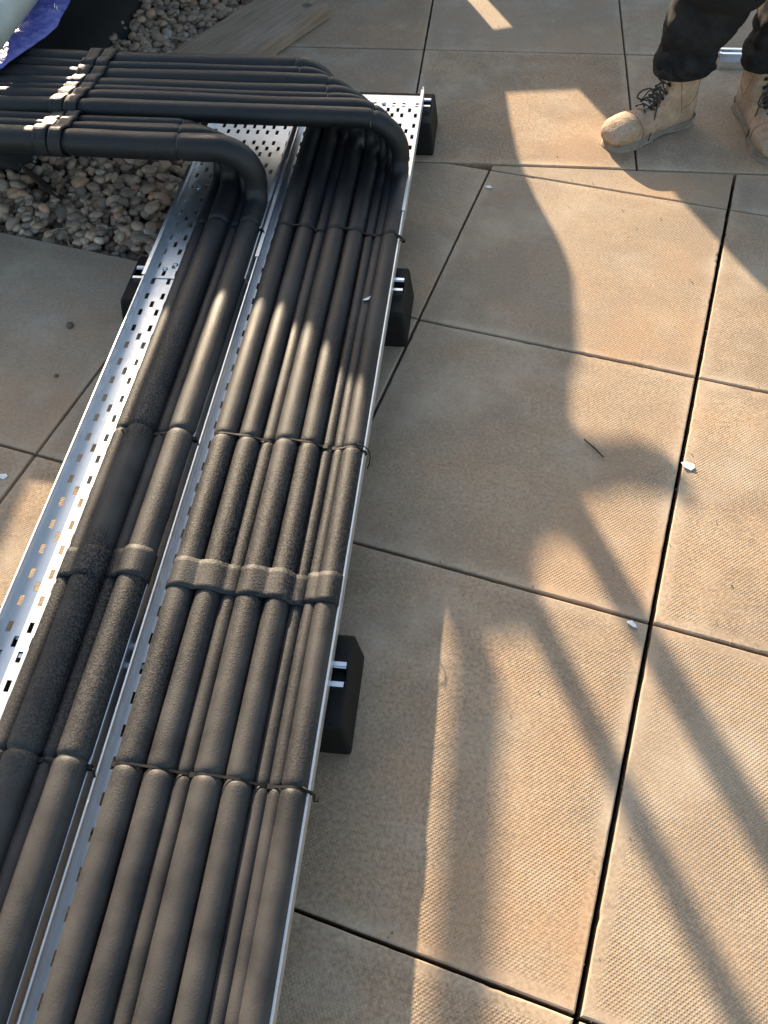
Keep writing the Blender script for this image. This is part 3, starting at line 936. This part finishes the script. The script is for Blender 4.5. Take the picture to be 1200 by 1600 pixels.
# tarpaulin draped over the duct: fold line, bright top, hanging side
Epts = [(-1.25,1.90,.287),(-1.168,1.928,.285),(-1.151,1.99,.285),(-1.124,2.071,.285),(-1.104,2.156,.286),(-1.115,2.298,.288),(-1.14,2.5,.29),(-1.16,2.8,.29)]
Rpts = [(-1.28,1.91,.30),(-1.215,1.975,.305),(-1.19,2.03,.305),(-1.178,2.13,.306),(-1.158,2.25,.308),(-1.165,2.36,.31),(-1.18,2.52,.31),(-1.20,2.82,.31)]
Epts, _ = resample(Epts, .02); Rpts2, _ = resample(Rpts, .02); n = min(len(Epts), len(Rpts2)); 
V = []; cols = 26
for i in range(n):
    e, r_ = Epts[i], Rpts2[i]
    for k in range(cols):
        if k <= 6:
            p = e.lerp(r_, k/6); bul = math.sin(math.pi*k/6)*.012
            p = p+Vector((bul, -bul*.3, 0))
        else:
            s_ = (k-6)/(cols-7)
            p = r_+Vector((-.55*s_, .08*s_, .02*math.sin(s_*2.6)-.10*s_*s_))
        a = nz(p.x*11, p.y*11, 3)*.010+nz(p.x*28, p.y*28, 8)*.005
        V.append(p+Vector((a*.5, -a*.3, a)))
F = [(i*cols+k, (i+1)*cols+k, (i+1)*cols+k+1, i*cols+k+1) for i in range(n-1) for k in range(cols-1)]
t = empty('tarpaulin', (-1.2, 2.0, .4), label='crumpled blue tarpaulin hanging over the raised pipes at the top left', cat='tarpaulin')
o = link('sheet', mesh('sheet', V, F), TARP, t)
s_ = o.modifiers.new('t', 'SOLIDIFY'); s_.thickness = .0012
mb = MB(); ring = [( -1.108+.0, 2.185+.006*math.cos(a), .316+.008*math.sin(a)) for a in np.linspace(0, 2*math.pi, 13)]
mb.tube([Vector(p) for p in ring], .0012, 6, cap=False); link('eyelet', mb.mesh('eyelet'), ALU, t)
# silver pipe on top of the tarpaulin
t = empty('silver_pipe', (-1.12, 2.0, .5), label='silver grey metal pipe lying on the blue tarpaulin at the top left corner', cat='pipe')
mb = MB(); a = Vector((-1.180, 1.955, .356)); b = Vector((-1.172, 3.2, .366))
mb.tube([a.lerp(b, q/12) for q in range(13)], .040, 32); link('tube', mb.mesh('tube'), DUCT, t)

# ------------------------------------------------------------------ small things on the paving
def scrap(x, y, z, s, lab, seed, rot=0):
    r = random.Random(seed); n = 6
    V = [(0, 0, .0025)] + [(s*(.7+.5*r.random())*math.cos(a)*1.2, s*(.5+.5*r.random())*math.sin(a)*.8, .0006+.003*r.random()) for a in [2*math.pi*k/n+r.uniform(-.3, .3) for k in range(n)]]
    F = [(0, k+1, (k+1) % n+1) for k in range(n)]
    o = link('paper_scrap', mesh('paper_scrap', V, F), PAPER, label=lab, cat='scrap', smooth=False)
    o.location = (x, y, z); o.rotation_euler = (0, 0, rot)
    m_ = o.modifiers.new('t', 'SOLIDIFY'); m_.thickness = .0008
scrap(.010, 1.961, .001, .0085, 'tiny white scrap on the shaded slab by the open corner gap', 1)
scrap(.424, 1.077, .001, .0135, 'largest white paper scrap, lying in the sun beside the long joint', 5, -.6)
scrap(.297, .725, .001, .0085, 'small white scrap beside the four-slab junction', 9, -.7)
scrap(-.892, .938, .001, .0105, 'white paper scrap on the shaded slab at the left edge', 12)
scrap(-.2225, 1.355, .130, .009, 'white scrap lying on the thin pipes of the wide tray', 15, .7)
mb = MB(); mb.tube([(.229, 1.127, .003), (.247, 1.106, .0042), (.265, 1.084, .003)], [.0013, .0016, .0012], 6)
link('twig', mb.mesh('twig'), TWIG, label='thin dark twig lying on the shaded slab', cat='twig')
def grit(x, y, s, lab):
    bm = bmesh.new(); bmesh.ops.create_icosphere(bm, subdivisions=2, radius=s)
    for v in bm.verts: v.co *= 1+.35*nz(v.co.x*90+x*50, v.co.y*90, v.co.z*90); v.co.z *= .6
    me = bpy.data.meshes.new('stone'); bm.to_mesh(me); bm.free()
    o = link('small_stone', me, STONE, label=lab, cat='stone'); o.location = (x, y, s*.5)
grit(-.901, 1.369, .009, 'small brown stone on the shaded slab left of the narrow tray')
grit(-.880, 1.214, .005, 'tiny brown stone on the shaded left slab, nearer the camera')

# aluminium rail behind the boots
t = empty('metal_rail', (.9, 2.64, 0), label='short silver twin-lipped metal rail on the paving behind the boots', cat='rail')
t.location = (.655, 2.63, 0)
pr = []
mb = MB()
prof = [(-.034,.001),(.030,.001),(.030,.026),(.024,.034),(.014,.034),(.010,.028),(-.004,.026),(-.008,.036),(-.018,.036),(-.024,.030),(-.034,.022)]
mb.extrude([(2.628+a, b) for a, b in prof], 'X', .655, 1.25)
link('profile', mb.mesh('profile'), ALU, t, smooth=False)
mb = MB(); mb.extrude([(2.628+a*1.06, b*1.06-.0003) for a, b in prof], 'X', .650, .656)
link('end_cap', mb.mesh('end_cap'), ALU, t, smooth=False)

# ------------------------------------------------------------------ the worker
person = empty('person', (.62, 2.33, 0), label='worker in black trousers and scuffed tan lace-up boots, standing at the top right', cat='person')
ST = [ # front/top (x,z), back/bottom (x,z), half width
 ((.134,.205),(.034,.21),.052), ((.128,.172),(.024,.165),.049), ((.124,.135),(.016,.112),.044), ((.130,.116),(.008,.075),.042),
 ((.138,.104),(.004,.042),.041), ((.147,.096),(.012,.014),.040), ((.156,.091),(.045,.010),.038), ((.170,.085),(.095,.010),.037),
 ((.190,.079),(.145,.010),.040), ((.212,.075),(.190,.010),.0455), ((.235,.076),(.225,.010),.0515), ((.256,.072),(.252,.010),.0520),
 ((.276,.066),(.275,.011),.0480), ((.292,.053),(.291,.014),.039), ((.299,.042),(.300,.018),.024), ((.300,.031),(.301,.025),.008)]
def boot(heel, toe, flip, lab):
    h = Vector((*heel, 0)); d = Vector((toe[0]-heel[0], toe[1]-heel[1], 0)); L = d.length; d.normalize()
    side = Vector((-d.y, d.x, 0)); sc = L/.300
    def W(x, y, z): return h + d*(x*sc) + side*(y*sc*flip) + Vector((0, 0, z))
    root = empty('boot', h)
    root.parent = person; root.matrix_parent_inverse = Matrix.Translation(-Vector(person.location))
    n = 32
    # catmull resample of stations
    K = []
    for i in range(len(ST)-1):
        for q in range(4):
            t = q/4
            def cr(a): 
                p0 = a[max(i-1,0)]; p1 = a[i]; p2 = a[i+1]; p3 = a[min(i+2, len(a)-1)]
                return .5*((2*p1)+(-p0+p2)*t+(2*p0-5*p1+4*p2-p3)*t*t+(-p0+3*p1-3*p2+p3)*t**3)
            K.append([cr([s[0][0] for s in ST]), cr([s[0][1] for s in ST]), cr([s[1][0] for s in ST]), cr([s[1][1] for s in ST]), cr([s[2] for s in ST])])
    K.append([*ST[-1][0], *ST[-1][1], ST[-1][2]])
    V = []
    for i, (fx, fz, bx, bz, w) in enumerate(K):
        cx, cz = (fx+bx)/2, (fz+bz)/2; ux, uz = (fx-bx)/2, (fz-bz)/2
        bend = .006*math.sin(min(1, i/len(K))*math.pi)
        for k in range(n):
            a = 2*math.pi*k/n; ca, sa = math.cos(a), math.sin(a)
            e = .82
            c_ = math.copysign(abs(ca)**e, ca); s_ = math.copysign(abs(sa)**e, sa)
            tap = 1-.22*max(0, ca)**2 if i > 22 else 1       # narrower on top of the forefoot
            p = (cx+ux*c_, w*s_*tap + bend, cz+uz*c_)
            cre = 1+.030*nz(p[0]*55, p[1]*30, p[2]*70)+.02*nz(p[0]*120, p[1]*90, p[2]*120)
            # flex creases behind the toe cap
            cre2 = -.0012*math.sin(p[0]*330)*math.exp(-((p[0]-.205)/.02)**2)*max(0, c_)
            V.append(W(p[0], p[1]*cre, max(.006, p[2]*(1+.012*nz(p[0]*60, p[1]*60, 3)))+cre2))
    m = len(K)
    F = [(i*n+k, i*n+(k+1) % n, (i+1)*n+(k+1) % n, (i+1)*n+k) for i in range(m-1) for k in range(n)]
    F.append(tuple(range((m-1)*n, m*n)))
    def put(name, me, mat, smooth=True):
        me = fixnormals(me); o = bpy.data.objects.new(name, me); me.materials.append(mat); COL.objects.link(o)
        if smooth: me.polygons.foreach_set('use_smooth', [True]*len(me.polygons))
        o.parent = root; o.matrix_parent_inverse = Matrix.Translation(-h); return o
    put('upper', mesh('upper', V, F), LEATHER)
    # sole: outline from the stations
    out = [(0.000,.0), (.004,.020),(.018,.033),(.05,.037),(.095,.034),(.14,.037),(.19,.046),(.235,.0515),(.262,.049),(.285,.038),(.299,.020),(.304,0)]
    fine = []
    for i in range(len(out)-1):
        for q in range(4):
            t = q/4
            p0 = out[max(i-1,0)]; p1 = out[i]; p2 = out[i+1]; p3 = out[min(i+2, len(out)-1)]
            fine.append(tuple(.5*((2*p1[c])+(-p0[c]+p2[c])*t+(2*p0[c]-5*p1[c]+4*p2[c]-p3[c])*t*t+(-p0[c]+3*p1[c]-3*p2[c]+p3[c])*t**3) for c in (0, 1)))
    fine.append(out[-1])
    fine = [(x*.97+.004, y*.885) for x, y in fine]
    loop = fine+[(x, -y) for x, y in fine[-2:0:-1]]
    n2 = len(loop); V = []; lev = [(0, -.005), (.003, -.002), (.007, -.001), (.0105, -.0015), (.0130, -.005)]
    for li, (z, o_) in enumerate(lev):
        for x, y in loop:
            arch = .010*math.exp(-((x-.125)/.03)**2) if li == 0 else 0
            up = .016*math.exp(-(x/.03)**2) if li >= 3 else 0          # sole climbs the heel
            up += .008*math.exp(-((x-.305)/.03)**2) if li >= 3 else 0
            cxm = .15
            V.append(W(x+math.copysign(o_, x-cxm)*.8, y+math.copysign(o_, y or 1)*(abs(y) > .001)+.004, z+arch+up))
    F = [(i*n2+k, i*n2+(k+1) % n2, (i+1)*n2+(k+1) % n2, (i+1)*n2+k) for i in range(len(lev)-1) for k in range(n2)]
    F += [tuple(range(n2)), tuple(range((len(lev)-1)*n2, len(lev)*n2))]
    put('sole', mesh('sole', V, F), SOLE)
    # tongue strip on the instep
    fr = [(s[0][0], s[0][1]) for s in ST[1:9]]
    V = []
    for i, (x, z) in enumerate(fr):
        for y in (-.013, -.006, 0, .006, .013): V.append(W(x+.003, y, z+.004-abs(y)*.12))
    F = [(i*5+k, i*5+k+1, (i+1)*5+k+1, (i+1)*5+k) for i in range(len(fr)-1) for k in range(4)]
    to = put('tongue', mesh('tongue', V, F), TONGUE); mo_ = to.modifiers.new('t', 'SOLIDIFY'); mo_.thickness = .003
    # laces: criss-cross with bow, eyelets
    mb = MB(); ey = MB()
    fr2 = [(s[0][0], s[0][1]) for s in ST[2:9]]
    for i in range(len(fr2)-1):
        (x0_, z0_), (x1_, z1_) = fr2[i], fr2[i+1]
        yo = .020
        for sg in (-1, 1):
            mb.tube([W(x0_+.004, sg*yo, z0_-.001), W((x0_+x1_)/2+.006, 0, (z0_+z1_)/2+.0085+sg*.001), W(x1_+.004, -sg*yo, z1_-.001)], .0027, 6)
            ey = MB(); ey.tube([W(x0_+.001, sg*(yo+.001), z0_-.004), W(x0_+.005, sg*(yo+.001), z0_+.001)], .0036, 8); put('eyelet', ey.mesh('eyelet'), PLASTIC)
    # bow loops and a dangling end down the outer side
    bx, bz = ST[3][0]
    for sg in (-1, 1):
        lp = [W(bx+.008, 0, bz+.008)]
        for a in np.linspace(0, 2*math.pi, 9): lp.append(W(bx+.018+.015*(1-math.cos(a)), sg*(.012+.018*(1-math.cos(a))/1.4+.012*math.sin(a)), bz-.004-.012*(1-math.cos(a))+.006*math.sin(a)))
        mb.tube(resample(lp, .006)[0], .0025, 6)
    mb.tube(resample([W(bx+.01, 0, bz+.007), W(bx+.03, .028, bz-.014), W(bx+.045, .042, .055), W(bx+.052, .0475, .03), W(bx+.058, .052, .012)], .008)[0], .0017, 6)
    mb.tube(resample([W(bx+.01, 0, bz+.007), W(bx+.022, -.026, bz-.01), W(bx+.03, -.042, bz-.045)], .008)[0], .0017, 6)
    put('laces', mb.mesh('laces'), LACE)
    # stitched seams: toe cap and heel counter
    mb = MB()
    def surf(i, k):
        fx, fz, bx_, bz_, w = K[i]; a = 2*math.pi*k/n; ca, sa = math.cos(a), math.sin(a); e = .82
        c_ = math.copysign(abs(ca)**e, ca); s_ = math.copysign(abs(sa)**e, sa)
        tap = 1-.22*max(0, ca)**2 if i > 22 else 1
        return W((fx+bx_)/2+(fx-bx_)/2*c_, w*1.015*s_*tap+.006*math.sin(min(1, i/len(K))*math.pi), (fz+bz_)/2+(fz-bz_)/2*c_+.0005)
    mb.tube([surf(38, k) for k in range(-11, 12)], .0011, 5); put('seam', mb.mesh('seam'), mat_seam)
    for sg in (1, -1):
        mb = MB(); mb.tube([surf(i, sg*(4.0+(i-2)*.22)) for i in range(2, 24)], .0010, 5); put('seam', mb.mesh('seam'), mat_seam)
        mb = MB(); mb.tube([surf(i, sg*(9.5+2*math.sin(i*.25))) for i in range(0, 20)], .0010, 5); put('seam', mb.mesh('seam'), mat_seam)
    return root
mat_seam = mat_simple('seam_thread', (.27, .17, .10), .8)
boot((.541, 2.318), (.308, 2.160), 1, None)
boot((.700, 2.410), (.748, 2.105), -1, None)

def leg_loft(path, nseg, sides, seed):
    """path: list of (x,y,z,rx,ry)"""
    V = []; n = sides; m = nseg
    for i in range(m+1):
        t = i/m*(len(path)-1); j = min(int(t), len(path)-2); f = t-j; f = f*f*(3-2*f)
        a, b = path[j], path[j+1]; x, y, z, rx, ry = [a[q]+(b[q]-a[q])*f for q in range(5)]
        for k in range(n):
            an = 2*math.pi*k/n; c_, s_ = math.cos(an), math.sin(an)
            zz = z
            # stacked folds at the cuff, long soft folds above
            low = math.exp(-max(0, z-.16)/.11)
            fa = math.sin(z*70+4*nz(c_*1.3, s_*1.3, seed)+2.2*math.sin(an+seed))
            hem = min(1, i/9)
            fold = hem*(.0075*low*(2*abs(fa)**.8-1) + .004*(2.4*abs(nz(c_*2.0+seed, s_*2.0, z*9+c_))**.7-1)) + .008*nz(c_*1.4+seed, s_*1.4, z*6)*(.4+.6*hem)
            dip = .012*low*math.sin(an*1+seed*2)
            V.append((x+(rx+fold)*c_, y+(ry+fold)*s_, z+(dip if i < 6 else dip*max(0, 1-(i-6)/10))))
    F = [(i*n+k, i*n+(k+1) % n, (i+1)*n+(k+1) % n, (i+1)*n+k) for i in range(m) for k in range(n)]
    return V, F
mb = MB()
L1 = [(.482, 2.270, .150, .068, .070), (.484, 2.272, .175, .074, .076), (.488, 2.276, .215, .068, .074), (.500, 2.276, .265, .086, .090), (.522, 2.280, .34, .098, .098), (.545, 2.25, .50, .102, .105), (.560, 2.32, .72, .112, .115), (.590, 2.44, .96, .128, .13)]
L2 = [(.713, 2.338, .150, .070, .072), (.713, 2.338, .178, .074, .076), (.718, 2.338, .22, .072, .076), (.730, 2.330, .27, .086, .09), (.748, 2.322, .36, .096, .098), (.765, 2.28, .50, .102, .105), (.755, 2.34, .72, .112, .115), (.720, 2.44, .96, .128, .13)]
for Lg, sd_ in ((L1, 1.3), (L2, 4.1)):
    V, F = leg_loft(Lg, 90, 56, sd_); mb.add(V, F)
V, F = sweep([(.655, 2.44, .88), (.655, 2.445, .95), (.655, 2.45, 1.04)], [.14, .165, .155], 32); mb.add(V, F)
tr = link('trousers', mesh('trousers', mb.V, mb.F), CLOTH, person)
ms = tr.modifiers.new('t', 'SOLIDIFY'); ms.thickness = .003; ms.offset = -1
# knee pocket flap on the near leg
V = []; 
for i in range(9):
    for k in range(13):
        z = .335+.028*i; an = math.radians(-150+12*k); z += .018*((k-6)/6)**2
        V.append((.528+.108*math.cos(an), 2.272+.108*math.sin(an), z))
F = [(i*13+k, i*13+k+1, (i+1)*13+k+1, (i+1)*13+k) for i in range(8) for k in range(12)]
ko = link('knee_pad_pocket', mesh('knee_pad_pocket', V, F), mat_simple('black_pocket_cloth', (.004, .004, .0045), .9, bscale=300), person)
mk = ko.modifiers.new('t', 'SOLIDIFY'); mk.thickness = .004
# body: one continuous skinned figure from feet to head
skv = [((.655,2.45,1.0),.12),((.59,2.44,.93),.085),((.548,2.27,.50),.055),((.482,2.272,.10),.035),((.43,2.235,.035),.025),
       ((.72,2.44,.93),.085),((.762,2.29,.50),.055),((.712,2.338,.10),.035),((.720,2.27,.035),.025),
       ((.65,2.42,1.25),.135),((.64,2.37,1.45),.10),((.635,2.33,1.54),.052),((.63,2.27,1.66),.092),((.63,2.27,1.72),.085),
       ((.46,2.38,1.42),.055),((.40,2.34,1.15),.042),((.45,2.14,1.02),.032),((.48,2.07,1.0),.03),
       ((.82,2.38,1.42),.055),((.89,2.36,1.15),.042),((.84,2.16,1.02),.032),((.81,2.09,1.0),.03)]
ske = [(0,1),(1,2),(2,3),(3,4),(0,5),(5,6),(6,7),(7,8),(0,9),(9,10),(10,11),(11,12),(12,13),(10,14),(14,15),(15,16),(16,17),(10,18),(18,19),(19,20),(20,21)]
me = bpy.data.meshes.new('body'); me.from_pydata([v for v, r in skv], ske, []); me.materials.append(SKIN)
bo = bpy.data.objects.new('body', me); COL.objects.link(bo); bo.parent = person; bo.matrix_parent_inverse = Matrix.Translation(-Vector(person.location))
bo.modifiers.new('skin', 'SKIN')
for i, (v, r) in enumerate(skv): me.skin_vertices[0].data[i].radius = (r*.8, r*.8)
me.skin_vertices[0].data[0].use_root = True
ss = bo.modifiers.new('sub', 'SUBSURF'); ss.levels = 1; ss.render_levels = 2
mb = MB()
V, F = sweep([(.655,2.45,.94),(.655,2.445,1.05),(.65,2.42,1.25),(.642,2.38,1.42),(.636,2.345,1.50)], [.165,.17,.175,.165,.07], 28); mb.add(V, F)
for sx, arm in ((-1, [(.50,2.38,1.44),(.445,2.37,1.36),(.40,2.34,1.15),(.435,2.20,1.05),(.45,2.14,1.02)]), (1, [(.78,2.38,1.44),(.84,2.375,1.36),(.89,2.36,1.15),(.85,2.22,1.05),(.84,2.16,1.02)])):
    V, F = sweep(arm, [.075,.068,.058,.052,.046], 20); mb.add(V, F)
link('jacket', mb.mesh('jacket'), CLOTH, person)

# ------------------------------------------------------------------ unseen shadow casters, added beyond the frame and shaped to shade the terrace
e_ = Vector((.907, .42, 0)); d_ = Vector((-.42, .907, 0))        # across the sun, towards the sun
B0 = 3.45
def sp(a, h, back=0.0):
    """point on the vertical plane that faces the sun, a across, h up"""
    return e_*a + d_*(B0+back) + Vector((0, 0, h))
def prism(poly, back, depth):
    n = len(poly); mb = MB()
    mb.add([sp(a, h, back) for a, h in poly]+[sp(a, h, back+depth) for a, h in poly],
           [(i, (i+1) % n, n+(i+1) % n, n+i) for i in range(n)]+[tuple(range(n)), tuple(range(n, 2*n))[::-1]])
    return mb
K_ = .083
body_p = [(-.345,0),(1.12,0),(1.13,.15),(1.15,.23),(1.177,.26),(1.175,.312),(1.12,.34),(1.08,.37),(1.073,.328+K_),(1.014,.387+K_),(.96,.447+K_),(.93,.503+K_),(.91,.567+K_),(.885,.607+K_),(.83,.650+K_),(.777,.69+K_),(.725,.713+K_),(.685,.740+K_),(.668,.757+K_),(.655,.80+K_),(.632,.803+K_),(.605,.815+K_),(.58,.85+K_),
          (.56,.835+K_),(.53,.826+K_),(.50,.83+K_),(.47,.842+K_),(.45,.862+K_),(.43,.90+K_),(.41,.882+K_),(.36,.878+K_),(.32,.875+K_),(.297,.850+K_),(.22,.78+K_),(.14,.71+K_),(.05,.655+K_),(-.02,.640+K_),(-.06,.69),(-.20,.652),(-.345,.645)]
mb = prism([(.60,.70+K_),(.672,.752+K_),(.705,.766+K_),(.778,.774+K_),(.815,.790+K_),(.826,.812+K_),(.80,.828+K_),(.754,.812+K_),(.70,.803+K_),(.632,.803+K_),(.60,.80+K_)], -.012, .03)
link('added_shade_arm', mb.mesh('added_shade_arm'), CASTER, smooth=False, label='short added shadow caster sticking out of the shade block, outside the picture', cat='shadow caster')  # added arm that casts the blob beside the main shadow
mb = prism(body_p, 0, .22)
link('added_shade_block', mb.mesh('added_shade_block'), CASTER, smooth=False, label='added shade block beyond the raised pipes, outside the picture', cat='stack')  # made-up block, outline shaped to give the big shadow its edge
for (a0, a1, h0, h1, lab) in ((.412, .455, .86+K_, 1.55, 'slim upright shadow caster added on the shade block, left one'), (.562, .616, .82+K_, 1.55, 'slim upright shadow caster added on the shade block, right one')):
    mb = MB(); mb.tube([sp((a0+a1)/2, h0-.1, .03), sp((a0+a1)/2, h1, .03)], (a1-a0)/2, 16)
    link('added_shade_post', mb.mesh('added_shade_post'), CASTER, label=lab, cat='post')  # added tubes that cast the two diagonal shadow bands
mb = prism([(1.0, .310), (1.30, .319), (1.30, .43), (1.255, .36+K_), (1.0, .334+K_)], 0, .05)
link('added_shade_strip', mb.mesh('added_shade_strip'), CASTER, smooth=False, label='added shadow caster bridging the two shade blocks outside the picture', cat='board')  # added strip that casts the shade between two sunlit patches
mb = prism([(1.243, 0), (2.4, 0), (2.4, .80), (1.30, .80), (1.258, .74), (1.262, .44), (1.237, .32)], -.02, .35)
link('added_right_shade_block', mb.mesh('added_right_shade_block'), CASTER, smooth=False, label='tall added shade block outside the picture behind the worker', cat='crate')  # added block that keeps the ground round the boots in shade
mb = prism([(-2.4, 0), (-.352, 0), (-.352, .745), (-.62, .945), (-.72, 1.0), (-2.4, 1.02)], -.0, .35)
link('added_left_shade_block', mb.mesh('added_left_shade_block'), CASTER, smooth=False, label='plain added shade block outside the picture to the left', cat='cabinet')  # added block whose sloping edge bounds the left sunlit patch
def shade_rail(x, z, y0, y1, r, lab):
    t = empty('added_shade_rail', (x, y1, 0), label=lab, cat='shade_rail')  # unseen tube added to cast a shadow band along the trays
    mb = MB(); mb.tube([(x, y0+(y1-y0)*q/8, z) for q in range(9)], r, 16); link('top_tube', mb.mesh('top_tube'), GALV, t)
    mb = MB(); mb.tube([(x, y1, 0), (x, y1, z)], r*.9, 12); link('post', mb.mesh('post'), GALV, t)
shade_rail(-1.333, 1.10, 2.2, 3.62, .027, 'added shadow-casting tube outside the picture, along the gravel')
shade_rail(-1.656, 1.00, 2.2, 3.75, .026, 'added shadow-casting tube outside the picture, further left')

mb = MB(); mb.add(*(lambda P: ([(x, y, z) for y in (2.6, 3.7) for x, z in P], [(0,1,2,3),(7,6,5,4),(0,4,5,1),(1,5,6,2),(2,6,7,3),(3,7,4,0)]))([(-1.22,.48),(-.80,.48),(-.80,.62),(-1.40,.62)]))
link('added_shade_box', mb.mesh('added_shade_box'), CASTER, smooth=False, label='added box that shades the raised pipes, outside the picture', cat='duct')  # added box that keeps sun spots off the raised pipes

V = []; F = []; rc = random.Random(3)
for k in range(260):
    if k < 150:
        i_ = rc.choice([-2, -1, 0, 1, 2]); j_ = rc.uniform(-3.5, 0); x, y = grid(A1, O1, i_+rc.gauss(0, .012), j_)
        if k % 2: x, y = grid(A1, O1, rc.uniform(-2, 2), rc.choice([-3, -2, -1, 0])+rc.gauss(0, .012))
    else:
        x, y = rc.uniform(-.1, .9), rc.uniform(.1, 2.9)
    if (y > 1.6 and x < -.7) or (-.80 < x < -.12): continue
    q = rc.uniform(.0008, .0022); n0 = len(V)
    for dx, dy, dz in ((1,0,0),(0,1,0),(-1,0,0),(0,-1,0),(0,0,1)): V.append((x+dx*q*rc.uniform(.6,1.2), y+dy*q*rc.uniform(.6,1.2), .0012+dz*q*.9))
    F += [(n0,n0+1,n0+4),(n0+1,n0+2,n0+4),(n0+2,n0+3,n0+4),(n0+3,n0,n0+4)]
link('grit_crumbs', mesh('grit_crumbs', V, F), STONE, smooth=False, label='tiny crumbs of grit strewn over the slabs and joints', cat='grit', kind='stuff')
